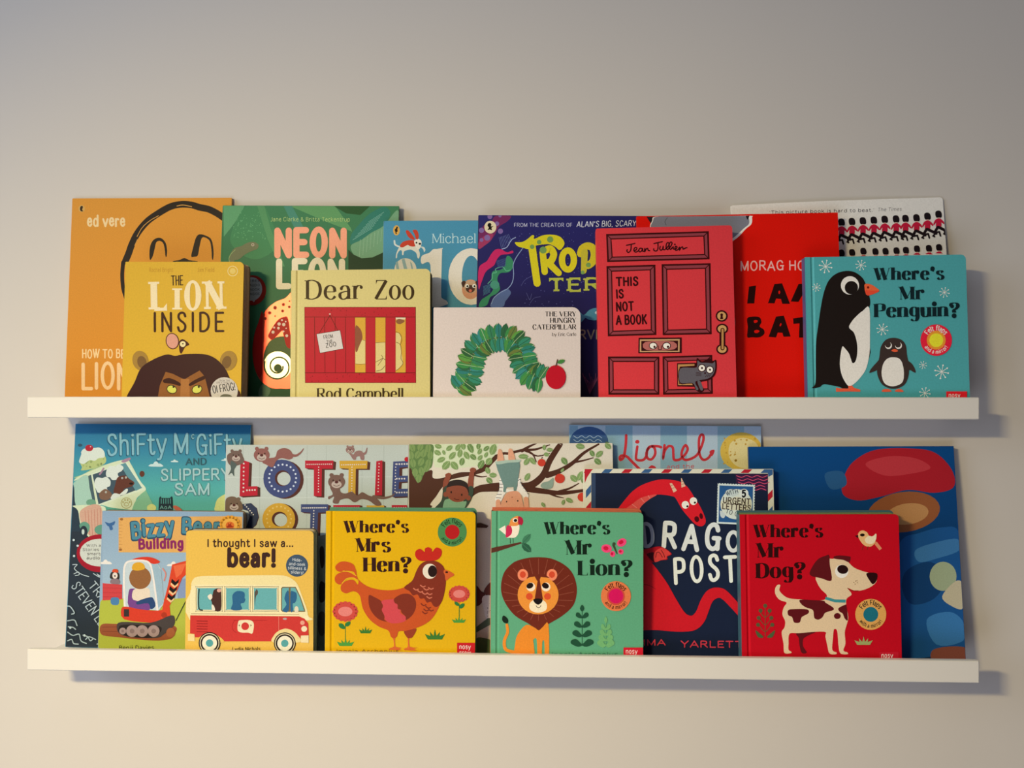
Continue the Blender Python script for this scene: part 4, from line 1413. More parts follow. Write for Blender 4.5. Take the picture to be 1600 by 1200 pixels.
def art_stripes(a):
    a.v(880, 650, 4.706)
    for i, (x0, x1) in enumerate(((45, 108), (108, 310), (310, 510), (510, 715), (715, 910), (910, 1135), (1135, 1330), (1330, 1460))):
        a.r(('#84A4B4', '#AEBEC6', '#88A8B6', '#B2C0C8', '#8AAAB6', '#B2C0C8', '#8CAAB4', '#B0BCC4')[i], x0, 72, x1, 1800)
    a.e('#3E5C88', 190, 190, 142, 112)
    for k in range(3):
        a.c('#A8BED2', 4, [(75 + j * 30, 150 + k * 28 + (12 if j % 2 else -6)) for j in range(8)], 3)
    a.b('#54744C', '310,190 345,200 358,240 330,235')
    R = '#C8343A'
    a.c(R, 20, '463,142 462,180 458,230 450,280 440,310 420,322 418,300 440,290 470,300 500,330 530,360 570,400', 5)
    a.c(R, 19, '545,225 540,260 535,310 550,325 590,322 612,290 618,250 640,225 670,235 676,280 650,318 620,310 612,270 640,226 690,222 720,230', 5)
    a.c(R, 19, '745,215 740,260 735,312 745,260 775,222 805,232 810,280 815,320 850,322 880,300 905,270 915,240 900,215 880,240 870,285 890,320 930,318 980,290 1010,240 1030,180 1030,145 1015,138 1000,165 998,230 1005,290 1030,322 1065,310 1090,275', 5)
    a.e(R, 545, 190, 16, 14)
    a.b(R, '1085,290 1075,265 1090,250 1112,250 1108,275 1095,295')
    a.t('and the', 760, 388, 965, 384, 30, '#C8646A', 1.0)
    a.b(R, '628,378 650,362 675,372 680,384 630,384')
    a.e('#DCB44C', 1310, 260, 156, 140)
    a.b('#E6CE8C', '1230,200 1320,160 1420,200 1440,300 1380,380 1280,370 1220,300')
    specks(a, '#C89A3C', None, 8, 24, 8, 1180, 160, 1430, 380)

def art_dragon(a):
    a.v(910, 720, 5.161)
    CR, NV = '#DCD2B6', '#1A2236'
    a.p(CR, '72,62 1535,66 1545,1620 72,1620')
    R, B = '#B8222E', '#3A5C82'
    for i in range(-1, 9):
        x = 315 + (i - 1) * 160 + (i > 4) * 3
        c = B if i % 2 == 0 else R
        a.p(c, [(x + 28, 63), (x + 92, 63), (x + 62, 98), (x - 2, 98)])
    a.p(R, '18,62 82,62 40,130 18,180')
    for k, y in enumerate(range(230, 1560, 135)):
        a.p((R, B)[k % 2], [(1496, y + 40), (1534, y), (1534, y + 60), (1496, y + 100)])
    a.p(B, '1470,66 1535,66 1535,110 1500,130 1496,100')
    for k, y in enumerate(range(190, 1560, 135)):
        a.p((B, R)[k % 2], [(28, y + 50), (70, y), (70, y + 62), (28, y + 112)])
    a.p(NV, '72,98 1496,104 1496,1580 72,1580')
    a.p('#34435C', '76,100 106,100 106,1580 76,1580')
    a.b('#D81E28', '280,400 330,330 400,250 480,195 600,155 700,152 790,170 850,215 900,290 950,370 990,460 990,505 960,528 915,515 860,460 800,385 750,300 720,285 660,275 590,275 530,310 470,360 430,420 280,430', 6)
    a.b('#DC5048', '330,400 400,350 470,300 560,275 600,275 540,310 480,360 430,420 320,430')
    for p_ in ('400,350 440,380', '470,300 500,335', '530,280 545,305'):
        a.l('#E88478', 5, p_, caps=False)
    a.p('#E0B492', '703,182 722,180 762,240 735,256')
    a.p('#E0B492', '795,140 800,140 832,205 798,216')
    for q in ('708,205 728,195', '718,225 742,215', '798,170 812,165', '798,190 824,184'):
        a.l('#A8584A', 4, q, caps=False)
    for x, y, dx in ((830, 355, 16), (895, 325, 12)):
        a.e('#EDE6DA', x, y, 30, 31)
        a.e('#1C1012', x + dx, y + 12, 9)
    a.e('#4A0A12', 922, 470, 19, 24, -15)
    a.e('#4A0A12', 957, 446, 14, 24, -10)
    # stamp
    a.p('#3A1E3C', '1232,106 1494,110 1494,245 1380,230 1240,180')
    for k in range(5):
        a.c('#E0506C', 5, [(1240 + j * 42 + k * 8, 125 + k * 26 + (8 if j % 2 else -6)) for j in range(7 - (k > 2))], 3)
    a.p('#D6DADC', '1090,180 1392,192 1385,520 1082,505')
    for i in range(14):
        a.e('#1C2A44', 1096 + i * 22, 181 + i * .9, 5, keep=True)
        a.e('#1C2A44', 1088 - i * .6, 195 + i * 22, 5, keep=True)
        a.e('#1C2A44', 1391 - i * .4, 205 + i * 22, 5, keep=True)
    a.lv += 1
    a.p('#2A5684', '1105,198 1376,208 1370,505 1097,492')
    a.e('#D8D8C4', 1240, 350, 128, 122)
    a.e('#C8CCC0', 1205, 258, 55, 30)
    a.p('#D6CCAC', '1115,330 1240,290 1360,310 1360,390 1240,400 1118,390')
    a.t('WITH', 1160, 282, 1258, 258, 36, '#26344A', 1.0)
    a.e('#E0DCCC', 1302, 262, 36)
    a.t('5', 1282, 290, 1320, 290, 52, '#16161A', 2.0)
    a.t('URGENT', 1130, 338, 1354, 352, 44, '#3A2820', 1.25)
    a.t('LETTERS', 1124, 386, 1356, 402, 42, '#3A2820', 1.25)
    a.b('#C8CCC4', '1110,400 1150,430 1140,460 1115,450')
    a.t('TO OPEN', 1150, 420, 1330, 470, 34, '#26344A', 1.0)
    a.t('D', 490, 690, 588, 680, 178, '#8C8C90', 1.5)
    a.t('RAG', 632, 690, 1112, 722, 190, '#DEDAD2', 1.55, wob=.4, gap=3.4)
    a.t('ON', 1148, 722, 1420, 722, 145, '#DEDAD2', 1.6)
    a.v(990, 850, 6.667)
    a.b('#B01420', '60,80 180,40 290,28 395,100 350,130 350,160 280,170 220,188 150,190 100,170')
    a.b('#4A0C16', '140,100 215,90 215,190 150,130')
    a.b('#D8403A', '215,90 300,38 385,100 345,125 340,155 290,165 220,185')
    a.c('#3A0A10', 6, '230,140 240,90 270,90 300,140', 3)
    a.c('#3A0A10', 6, '285,60 310,100 325,140', 3)
    a.b('#D01A24', '0,100 60,70 110,85 160,160 250,270 350,410 440,570 530,710 600,745 650,700 700,580 760,490 830,455 900,455 960,480 1040,560 1100,640 1110,760 1020,670 930,580 880,560 820,600 780,700 740,800 680,870 600,905 450,912 230,895 60,900 0,900', 6)
    a.c('#7C0E18', 5, '90,420 160,430 230,470', 3)
    a.t('POST', 415, 398, 1085, 368, 250, '#E8E2D4', 1.35, wob=.4, gap=3.0)
    a.t('EMMA', -60, 1055, 335, 1050, 56, '#D03A48', 1.1)
    a.t('YARLETT', 485, 1070, 1140, 1075, 62, '#D03A48', 1.1)

def art_blue(a):
    a.v(1160, 680, 3.333)
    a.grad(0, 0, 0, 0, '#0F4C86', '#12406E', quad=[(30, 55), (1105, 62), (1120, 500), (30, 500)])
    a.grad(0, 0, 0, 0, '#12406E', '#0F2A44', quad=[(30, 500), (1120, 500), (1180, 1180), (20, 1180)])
    # a plain stand-in: soft painted patches
    a.b('#B3222C', '600,120 700,75 860,68 1000,90 1090,180 1100,270 1000,300 860,285 720,320 600,340 520,300 540,190', 6)
    a.b('#C63A40', '640,150 760,110 900,120 980,170 880,200 740,210')
    a.e('#9A5A34', 840, 400, 190, 105, -8)
    a.e('#C08A54', 860, 410, 110, 55, -8)
    a.b('#1F568E', '820,560 920,510 1040,480 1125,500 1150,700 1168,1100 1000,1150 860,1165 790,1165 770,800', 6)
    a.b('#3F78A8', '900,600 1000,560 1120,540 1128,600 1020,640 920,660')
    a.b('#3E7CB0', '960,960 1080,920 1155,980 1150,1070 1010,1090')
    a.b('#16406E', '860,700 980,660 1060,740 1000,850 880,880 830,790')
    a.e('#A4B08A', 1045, 735, 70, 76)
    a.b('#C8BC9A', '1110,760 1150,780 1150,900 1090,890 1040,840')
    a.b('#8C4E3C', '990,1120 1080,1100 1168,1110 1172,1170 1000,1175')
    a.b('#2C5C86', '430,200 520,190 540,260 460,280')

# ============ lower ledge, front row
def art_digger(a):
    a.v(90, 780, 4.8)
    a.grad(0, 0, 0, 0, '#8EB0D0', '#A6C6DA', quad=[(338, 92), (1420, 96), (1420, 760), (338, 760)])
    cloud(a, 360, 470, .8, '#EDEFEA')
    cloud(a, 870, 485, .85, '#EDEFEA')
    a.p('#88A0C8', '900,600 1000,590 1000,760 900,760')
    a.b('#B4C24A', '320,770 500,745 700,750 900,745 1460,740 1460,1160 320,1160')
    a.b('#9A5838', '330,940 450,935 800,940 890,960 880,1010 840,1050 700,1060 450,1035 330,1015')
    a.l('#7E4430', 5, '335,960 450,958')
    a.l('#7E4430', 5, '335,990 450,992')
    a.p('#D0484C', '338,630 485,640 485,750 338,760')
    for y in (665, 700, 732):
        a.l('#B03A40', 3, [(338, y), (485, y + 3)], caps=False)
    a.b('#4E86B8', '400,745 430,735 460,745 455,790 405,788')
    a.b('#3E6CA4', '355,170 390,180 430,165 425,190 410,200 415,225 395,232 385,205 375,200')
    # title board
    a.p('#E2B268', '458,138 700,132 1000,130 1300,126 1385,132 1385,390 1300,398 700,400 458,398')
    for x, y in ((480, 150), (472, 378)):
        a.e('#9C6C3C', x, y, 12, 10)
    for i in range(9):
        a.l('#C08E4C', 3, [(460, 170 + i * 24), (478 + (i % 2) * 8, 170 + i * 24)], caps=False)
    a.t('Bizzy', 548, 292, 885, 262, 118, '#2E5670', 2.5, wob=.5)
    a.t('Bizzy', 554, 286, 882, 256, 112, '#4E8FA8', 1.6, wob=.5)
    a.t('Bear', 922, 252, 1230, 262, 108, '#2E5670', 2.5)
    a.t('Bear', 928, 246, 1226, 256, 100, '#4E8FA8', 1.6)
    a.t('Building', 604, 370, 948, 362, 66, '#8A2A68', 1.9)
    a.t('Site', 985, 362, 1180, 360, 66, '#8A2A68', 1.9)
    # digger
    a.c('#D89088', 10, '790,520 812,560 800,610', 4)
    a.e('#6A4A6A', 750, 635, 22, 22)
    a.p('#C8DCE4', '500,500 540,462 660,455 740,470 775,520 800,780 760,835 500,810')
    a.p('#9EC0D4', '690,480 740,472 775,530 798,780 750,820')
    # plain driver
    a.b('#7A4A94', '535,690 560,670 590,680 600,760 680,770 690,830 540,815', 3)
    a.b('#EAE0CC', '565,690 600,668 680,665 695,710 680,760 570,755', 3)
    a.b('#2E4C7C', '600,765 690,735 720,745 735,800 700,825 680,780 600,790', 3)
    a.e('#96683F', 620, 590, 82, 84)
    a.b('#E0AE34', '560,525 570,485 610,472 645,485 655,520 605,535')
    a.b('#D8402E', '560,455 620,435 700,435 760,460 765,475 720,485 640,460')
    a.c('#F0F0EC', 14, '505,815 498,600 505,500 540,465 640,460 690,480 710,540 735,700 750,830', 4)
    a.b('#D8422C', '480,820 520,805 620,825 750,835 830,820 835,860 825,920 700,925 500,900', 3)
    a.r('#3A3434', 498, 825, 538, 880)
    a.p('#DC4A2C', '860,490 970,460 970,560 935,590 880,730 840,800 850,900 800,925 775,890 790,800 830,640')
    a.p('#E87048', '870,500 965,480 930,560 890,590')
    for k in range(3):
        y = 620 + k * 55
        x = 868 - k * 14
        a.p('#1E1A1A', [(x - 10, y - 25), (x + 18, y), (x + 45, y - 22), (x + 40, y + 5), (x + 14, y + 28), (x - 16, y + 3)])
        a.p('#ECD098', [(x - 16, y + 5), (x + 12, y + 30), (x + 38, y + 8), (x + 36, y + 24), (x + 10, y + 46), (x - 20, y + 20)])
    a.l('#26302A', 6, '962,765 888,910')
    a.e('#B03A24', 800, 868, 22)
    a.b('#4A4442', '445,960 480,920 700,925 850,870 880,900 870,950 800,1010 740,1040 560,1035 470,1010', 4)
    a.b('#2C2624', '460,965 500,940 700,945 780,960 760,1010 680,1040 540,1030 470,1005', 4)
    for x, r in ((490, 26), (560, 44), (636, 44), (722, 44)):
        a.e('#A89490', x, 988, r)
        a.e('#8C7874', x, 988, r * .4)
    a.e('#A8643C', 850, 1000, 34, 36)
    # little spectator
    a.b('#3A3430', '395,570 410,545 455,550 465,580 455,600 400,595')
    a.e('#E8E2D8', 432, 572, 20, 24)
    a.b('#D8502E', '412,545 420,525 448,525 455,548')
    a.e('#1E1816', 432, 575, 6)
    a.b('#8C7C84', '405,600 460,600 465,635 400,630')
    a.t('Benji Davies', 460, 1128, 725, 1126, 30, '#4A4A24', .9)
    # flower rosette near the corner
    a.v(90, 650, 5)
    for i in range(14):
        an = 2 * math.pi * i / 14
        a.e('#E8A83C', 1348 + 60 * math.cos(an), 845 + 50 * math.sin(an), 22, 20, keep=True)
    a.lv += 1
    a.e('#F0BC58', 1348, 850, 60, 50)
    a.e('#E07838', 1348, 855, 34, 30)
    a.b('#A83824', '1320,870 1335,850 1330,830 1345,845 1360,830 1358,852 1378,865 1350,870')

def art_bus(a):
    a.v(280, 780, 4.8)
    K = '#3E2420'
    SR = (1.15, .9, .6, .5)
    a.t('I thought I saw a...', 208, 355, 858, 355, 52, K, 1.4)
    a.t('bear!', 355, 497, 728, 500, 118, K, 2.0)
    a.e('#41566E', 884, 498, 83, 83)
    for i, s_ in enumerate(('Hide-', 'and-seek', 'silliness &', 'sliders!')):
        w_ = (36, 62, 70, 48)[i]
        a.t(s_, 884 - w_, 462 + i * 31, 884 + w_, 470 + i * 31, 22, '#D8DCE0', 1.0)
    a.b('#F4E2A8', '90,690 95,620 140,580 300,574 600,570 780,572 850,600 890,642 920,720 960,830 965,880 965,910 80,905', 3)
    a.p('#FBECC0', '85,680 970,872 975,905 82,880')
    a.p('#F7E8B8', '92,650 150,640 880,645 925,740 968,880 84,880')
    W_ = '#6AB0B4'
    def win(x0, x1, y0=655, y1=840):
        a.b('#7A6A48', [(x0, y0 + 12), (x0 + 12, y0), (x1 - 12, y0), (x1, y0 + 12), (x1, y1 - 12), (x1 - 12, y1), (x0 + 12, y1), (x0, y1 - 12)], 2)
        a.b('#F4E6BA', [(x0 + 4, y0 + 14), (x0 + 14, y0 + 4), (x1 - 14, y0 + 4), (x1 - 4, y0 + 14), (x1 - 4, y1 - 14), (x1 - 14, y1 - 4), (x0 + 14, y1 - 4), (x0 + 4, y1 - 14)], 2)
        a.b(W_, [(x0 + 12, y0 + 20), (x0 + 20, y0 + 12), (x1 - 20, y0 + 12), (x1 - 12, y0 + 20), (x1 - 12, y1 - 20), (x1 - 20, y1 - 12), (x0 + 20, y1 - 12), (x0 + 12, y1 - 20)], 2)
    win(126, 324)
    a.c('#2E3830', 9, '150,675 146,740 150,820 175,832', 4)
    win(341, 535)
    win(550, 744)
    a.b('#5A5048', '572,690 580,675 592,690 588,715 578,725 572,760 568,800 566,700', 3)
    a.p('#7A6A48', '764,668 775,657 875,657 910,730 945,830 945,844 775,844 764,832')
    a.p(W_, '772,672 780,664 822,664 822,836 780,836 772,828')
    a.p(W_, '836,664 870,664 905,735 938,836 836,836')
    a.b('#4A2E28', '262,680 300,668 315,690 313,830 260,830 245,770 235,740 250,720', 4)
    a.b('#F0E4D0', '215,725 240,710 250,735 235,755 222,745', 3)
    a.b('#F0E4D0', '245,790 262,800 270,832 248,832', 3)
    a.e('#E0A898', 300, 684, 16, 14)
    a.b('#2F6690', '400,720 430,690 470,690 492,705 492,740 498,750 488,775 462,785 470,828 392,828 402,780', 4)
    a.b('#2F6690', '795,720 805,695 822,692 822,836 775,836 805,790 790,750', 3)
    a.b('#2F6690', '836,700 855,690 880,705 882,745 870,775 852,785 855,836 836,836', 3)
    a.e('#E8DCC0', 880, 828, 16, 27)
    R = '#D23A34'
    a.p(R, '84,870 900,878 940,895 968,930 972,1020 912,1022 905,1070 880,1070 705,1066 330,1066 320,1040 120,1035 116,1010 82,1006')
    a.l('#8A5A40', 3, '88,858 750,862 900,866')
    for i in range(5):
        a.l('#8C1A1A', 5, [(132, 912 + i * 20), (215, 914 + i * 20)], caps=False)
    a.l('#A01E22', 3, '410,908 660,908')
    a.c('#A01E22', 3, '420,905 400,940 405,980 430,1000', 3)
    a.b('#F2E2BC', '445,915 470,906 530,906 558,925 560,965 548,1008 520,1000 460,998 438,975', 3)
    a.e(R, 496, 952, 29, 29)
    for d in (-1, 1):
        a.p('#5A4038', [(496 + d * 50, 946), (496 + d * 40, 938), (496 + d * 40, 954)])
    a.l('#E88A7C', 3, '748,880 748,985 800,968')
    a.e('#B8A8A8', 794, 896, 16, 8)
    a.b('#F0D898', '705,1072 712,1020 750,985 800,970 850,985 890,1020 905,1072', 4)
    a.e('#F0A890', 925, 926, 17)
    a.e('#F6E4C0', 938, 972, 22)
    a.p('#F4D898', '66,1010 116,1012 118,1065 66,1062')
    a.p('#F4E0B4', '914,1022 972,1020 972,1076 914,1074')
    a.b('#EBBE58', '140,1075 150,1035 230,1000 310,1035 328,1075', 3)
    for cx, cy, r in ((229, 1078, 82), (793, 1080, 82)):
        a.e('#2A1E1A', cx, cy, r)
        a.e('#E8D8B0', cx, cy, r - 8)
        a.e('#2A1E1A', cx, cy, r - 14)
        a.e('#F4EAD0', cx, cy, r - 26)
        a.e('#5AA4A4', cx, cy, r - 54)
    a.t('Lydia Nichols', 398, 1136, 610, 1134, 26, '#4A3A24', .9)

def flower(a, x, y, r, y2):
    a.l('#3F7A34', 5, [(x, y + r), (x, y2)], caps=False)
    for i in range(16):
        an = 2 * math.pi * i / 16
        a.e('#D24C40', x + r * .9 * math.cos(an), y + r * .68 * math.sin(an), r * .22, keep=True)
    a.lv += 1
    a.e('#D24C40', x, y, r * .9, r * .7)
    a.e('#E8847A', x, y, r * .62, r * .42)

def tuft(a, x, y, w_, h, col='#4E9A3C'):
    pts = [(x - w_ * .42, y)]
    n = 5
    for i in range(n):
        t = -1 + 2 * i / (n - 1)
        pts.append((x + w_ * .6 * t, y - h * (1 - .45 * abs(t))))
        if i < n - 1:
            tm = t + 1 / (n - 1)
            pts.append((x + w_ * .36 * tm, y - h * .35))
    pts.append((x + w_ * .42, y))
    a.p(col, pts)

def art_hen(a):
    a.v(490, 780, 4.8)
    K = '#33130E'
    a.t("Where's", 226, 250, 720, 248, 86, K, DID)
    a.t('Mrs', 306, 394, 588, 394, 100, K, DID)
    a.t('Hen?', 366, 542, 738, 540, 104, K, DID)
    badge(a, 1040, 246, 109, '#4E8C50', '#BC1A1E', '#1E3C20', rd=.50)
    flower(a, 238, 842, 86, 1080)
    leaf(a, '#2F7A3C', 212, 952, 62, 36, 40)
    leaf(a, '#2F7A3C', 258, 935, 52, 32, -45)
    tuft(a, 240, 1100, 110, 60)
    flower(a, 1092, 710, 72, 900)
    leaf(a, '#2F7A3C', 1075, 785, 48, 26, 40)
    leaf(a, '#2F7A3C', 1112, 800, 54, 32, -40)
    tuft(a, 1090, 926, 90, 48)
    tuft(a, 390, 1005, 84, 52, '#3F7A2C')
    tuft(a, 910, 1052, 126, 76, '#3F7A2C')
    O = '#CC5420'
    a.b('#DA6A2E', '590,1030 612,1035 614,1105 665,1112 640,1122 660,1132 570,1128 575,1115 602,1105 600,1060', 2)
    a.b('#DA6A2E', '706,1035 718,1035 720,1105 780,1112 750,1122 778,1135 680,1130 690,1115 708,1105', 2)
    a.b('#9A3C20', '680,985 770,970 745,1030 720,1042 700,1035')
    a.b(O, '345,720 300,690 250,705 225,700 205,680 210,640 250,610 300,605 330,640 330,600 250,590 210,635 180,635 160,610 165,575 200,550 260,545 310,570 300,545 250,535 200,545 170,530 165,500 200,470 250,468 300,490 320,540 335,600 400,650 480,675 580,682 680,660 760,600 790,520 850,470 985,560 985,650 960,760 900,880 820,945 700,985 640,990 625,1030 600,1042 580,1030 560,985 490,955 420,900 370,820', 5)
    a.c('#E8B020', 7, '222,538 270,545 318,572', 3)
    a.c('#E8B020', 7, '215,630 250,595 300,590 325,605', 3)
    a.b('#84301C', '680,660 740,610 770,540 800,490 850,462 920,465 970,500 990,560 990,650 965,760 930,805 900,800 880,770 850,775 830,745 800,745 780,715 745,720 720,690', 5)
    a.b('#C8281C', '795,460 765,430 765,390 800,372 832,395 835,370 860,360 885,372 890,395 920,362 958,378 958,420 925,455 860,462', 5)
    a.b('#D8622C', '975,545 985,528 1020,540 1056,566 1020,590 992,610 985,570')
    a.e('#3A1410', 998, 547, 11, 7)
    a.e('#F0E2CC', 872, 540, 54, 57)
    a.e('#26120E', 892, 540, 34, 44)
    a.b('#84301C', '415,720 450,730 510,765 520,800 515,830 535,870 530,900 550,918 490,900 440,850 415,790', 4)
    a.b('#D64A50', '510,765 560,752 640,752 660,800 650,850 690,880 690,910 640,928 580,928 540,905 530,870 512,830 522,800', 4)
    a.b('#84301C', '605,745 660,712 720,712 762,750 768,810 740,870 695,905 690,880 660,850 655,830 632,820 630,790 608,775', 4)
    for k, (x, y) in enumerate(((768, 678), (820, 655), (800, 695), (845, 678), (880, 672), (835, 710), (870, 712), (868, 740))):
        a.c('#D8785C', 8, [(x - 18, y - 10), (x, y + 2), (x + 18, y - 4)], 3)
    for k, (x, y) in enumerate(((825, 795), (860, 815), (845, 835), (880, 835), (835, 855))):
        a.c('#84301C', 9, [(x - 18, y - 12), (x, y + 2), (x + 18, y - 4)], 3)
    a.t('Ingela Arrhenius', 170, 1152, 640, 1152, 26, '#8A6418', .9)
    tagmark(a, 1076, 1076, 1212, 1160, 1092, 1180, 1122, 34)

def art_lion(a):
    a.v(740, 780, 4.615)
    T_ = '#0E2418'
    a.t("Where's", 508, 252, 990, 250, 86, T_, DID)
    a.t('Mr', 650, 400, 862, 398, 102, T_, DID)
    a.t('Lion?', 745, 548, 1150, 546, 104, T_, DID)
    # bird on a branch
    a.p('#553024', '128,352 340,308 350,318 200,368 128,388')
    leaf(a, '#3E7C5C', 382, 285, 90, 46, -48, '#2A5C44')
    leaf(a, '#2A5C44', 382, 350, 92, 52, 42, '#3E7C5C')
    a.l('#2A3A30', 4, '263,275 265,320')
    a.l('#2A3A30', 4, '284,275 286,316')
    a.p('#E6E8D4', '182,216 228,188 236,262')
    a.b('#ECE6D0', '262,190 325,180 325,240 300,275 262,278 232,272 240,230', 4)
    a.b('#C42C54', '240,192 265,190 278,220 270,255 235,276 232,240', 4)
    a.b('#E09048', '258,180 270,145 300,125 325,125 325,186 260,192', 4)
    a.b('#A81E3C', '322,125 350,135 358,165 345,188 335,182 322,180', 4)
    a.e('#F0E6D0', 300, 152, 19, 16)
    a.e('#16100E', 302, 153, 13, 11)
    # butterfly
    for cx, cy, rx, ry, rot in ((958, 355, 38, 30, 10), (1068, 312, 36, 28, -30), (1002, 395, 20, 22, 0), (1062, 378, 20, 20, 0)):
        a.e('#E8487C', cx, cy, rx, ry, rot)
        a.e('#C8143C', cx - 4, cy - 2, rx * .5, ry * .5, rot)
    a.l('#3A4A34', (18, 8), '1008,330 1034,392')
    a.e('#3A4A34', 1012, 322, 12)
    # mane, face
    M_ = '#6A2818'
    a.b(M_, '470,945 400,900 300,840 235,760 202,680 200,600 225,520 290,455 380,425 470,418 560,428 650,470 710,530 740,610 742,690 715,770 640,840 540,900', 6)
    for i in range(24):
        an = 2 * math.pi * i / 24
        x0, y0 = 468 + 150 * math.cos(an), 690 + 145 * math.sin(an)
        k = 250 if math.sin(an) < .3 else 215
        a.l('#8E4C38', 3.5, [(x0, y0), (468 + (k + 5) * math.cos(an), 668 + (k - 8) * math.sin(an))], caps=False)
    a.b('#E08A2A', '380,905 440,925 470,945 500,920 540,900 542,1160 515,1160 510,1030 495,1030 490,1160 462,1160 455,1010 430,1015 435,1060 430,1160 300,1160 300,1040 320,970', 3)
    a.c('#E08A2A', (20, 26), '240,905 245,960 222,1020 230,1080 280,1100 330,1110', 4)
    a.b('#12261A', '205,865 215,838 240,855 250,875 245,893 220,890')
    for x in (355, 565):
        a.e('#E88A64', x, 545, 38, 42)
        a.e('#CC4A2C', x, 543, 22, 24)
    a.e('#E29238', 465, 690, 148, 140)
    a.p(M_, '380,568 440,556 456,585 470,600 485,560 550,568 510,540 420,540')
    a.p(M_, '464,572 476,572 500,720 440,722')
    for x, d in ((408, 1), (522, -1)):
        a.e('#F0E2C8', x + (5 if d > 0 else 0), 632, 32, 32)
        a.e('#1C100C', x - (2 if d > 0 else 4), 623, 26, 20, -25 * d)
    for x in (402, 533):
        a.e('#D2502A', x, 700, 25, 25)
    a.b('#F0E4C0', '402,760 425,730 465,725 505,730 528,760 520,800 465,818 412,800', 4)
    a.b('#16100C', '432,722 465,715 496,722 490,745 465,760 440,745', 4)
    a.c('#3A2418', 4, '450,765 458,778 468,782 478,778 486,765', 3)
    # plants
    def plant(x, y0, y1, c, s_):
        a.l(c, 4, [(x, y0), (x, y1)], caps=False)
        a.b(c, [(x, y0 - 5), (x - 16 * s_, y0 + 22), (x, y0 + 45), (x + 16 * s_, y0 + 22)], 3)
        for i in range(4):
            yy = y0 + 70 + i * (y1 - y0 - 80) / 3.2
            w_ = (44 + i * 12) * s_
            for d in (-1, 1):
                a.b(c, [(x, yy + 20), (x + d * w_ * .4, yy + 22 + i * 3), (x + d * w_, yy + 8), (x + d * w_ * .95, yy - 16), (x + d * w_ * .55, yy - 18 - i * 2), (x + d * w_ * .2, yy)], 3)
    plant(782, 765, 1055, '#1E4E36', 1.0)
    plant(953, 850, 1055, '#6EB070', .75)
    badge(a, 1026, 698, 108, '#DC7A48', '#D0145C', '#3A1410', rd=.49, extra='#C84A3C')
    a.t('Ingela Arrhenius', 560, 1130, 1040, 1130, 26, '#3C7458', .9)
    tagmark(a, 1080, 1068, 1224, 1150, 1096, 1182, 1112, 34, '#C81A2E')

def art_dog(a):
    a.v(1140, 780, 4.615)
    K = '#2C060A'
    a.t("Where's", 172, 274, 680, 272, 88, K, DID)
    a.t('Mr', 182, 420, 398, 420, 102, K, DID)
    a.t('Dog?', 184, 568, 552, 562, 104, K, DID)
    # bird
    a.p('#D88A5C', '1045,325 1060,305 1098,355 1080,368')
    a.b('#E0B070', '925,262 935,235 960,225 990,238 1005,262 1050,300 1045,320 1015,342 975,335 945,305', 4)
    a.b('#E6D6A8', '975,290 1000,265 1030,268 1056,248 1055,290 1030,320 990,318', 4)
    a.p('#3A1410', '903,264 928,258 925,282')
    a.e('#1A0E0A', 957, 258, 17, 11)
    a.l('#6A2818', 4, '965,335 955,365')
    a.l('#6A2818', 4, '998,338 992,365')
    # dog
    C_ = '#DCC294'
    D_ = '#5C1418'
    a.b(D_, '485,965 620,955 560,985 530,1010 530,1060 556,1105 520,1108 505,1060 498,1000', 4)
    a.b(C_, '410,745 360,725 330,685 328,645 345,618 365,620 358,655 385,690 430,715 510,722 640,730 690,720 700,690 660,650 630,600 625,550 700,440 740,430 800,428 850,450 900,495 980,525 1050,540 1060,590 1020,630 960,655 905,660 850,640 880,685 845,715 840,760 855,850 845,900 830,960 835,1040 820,1090 850,1105 848,1118 800,1112 785,1060 775,950 752,940 745,1000 740,1085 770,1105 765,1118 720,1112 705,1060 690,990 680,955 500,965 432,970 425,1040 425,1085 445,1100 440,1110 395,1108 388,1040 375,960 395,925 400,880 380,830 390,780', 4)
    a.b(D_, '578,545 600,480 640,430 690,408 718,405 722,470 735,585 660,570', 4)
    a.b(D_, '750,415 790,405 860,412 872,420 862,455 820,438 760,430', 3)
    a.b('#2A0A0C', '985,538 1020,528 1060,535 1066,560 1055,595 1030,612 1005,580', 4)
    a.e('#F0E2CC', 808, 520, 48, 48)
    a.e('#26100E', 815, 506, 40, 32, 10)
    a.p('#3E8C88', '692,703 760,722 838,724 836,746 760,744 688,722')
    a.b(D_, '508,725 600,728 680,732 690,745 745,780 745,800 690,818 670,850 640,868 610,855 600,800 550,780 515,755', 4)
    a.b(D_, '422,800 470,792 560,795 568,822 520,850 505,888 465,888 450,850 422,835', 4)
    a.b(D_, '785,785 830,762 842,768 852,870 830,860 815,825 790,808', 4)
    a.e(D_, 776, 842, 25, 22)
    for x, y in ((895, 600), (908, 590), (920, 602), (905, 612), (918, 588)):
        a.e('#8A6A44', x, y, 4, keep=True)
    a.lv += 1
    a.c('#8A2A20', 5, '848,640 880,658 930,660', 3)
    G = '#4A5A34'
    a.l(G, 4, '256,775 256,990')
    for yy in (850, 905, 955):
        a.c(G, 4, [(210, yy - 50), (235, yy - 15), (256, yy), (277, yy - 15), (300, yy - 50)], 3)
    for x, y in ((256, 768), (223, 803), (288, 803), (209, 855), (300, 855), (204, 905), (307, 905)):
        a.e(G, x, y, 14)
        a.e('#6A3A2C', x, y, 5)
    a.b(G, '185,945 215,965 245,995 205,995', 3)
    a.b(G, '328,945 298,965 268,995 308,995', 3)
    badge(a, 1017, 830, 112, '#D8A050', '#1E6C74', '#3A3020', words=('Felt Flaps', 'with a mirror!'), rd=.48)
    tuft(a, 965, 1050, 110, 62, '#9AA05C')
    tagmark(a, 1078, 1100, 1218, 1170, 1092, 1178, 1142, 34, '#C01A2A')
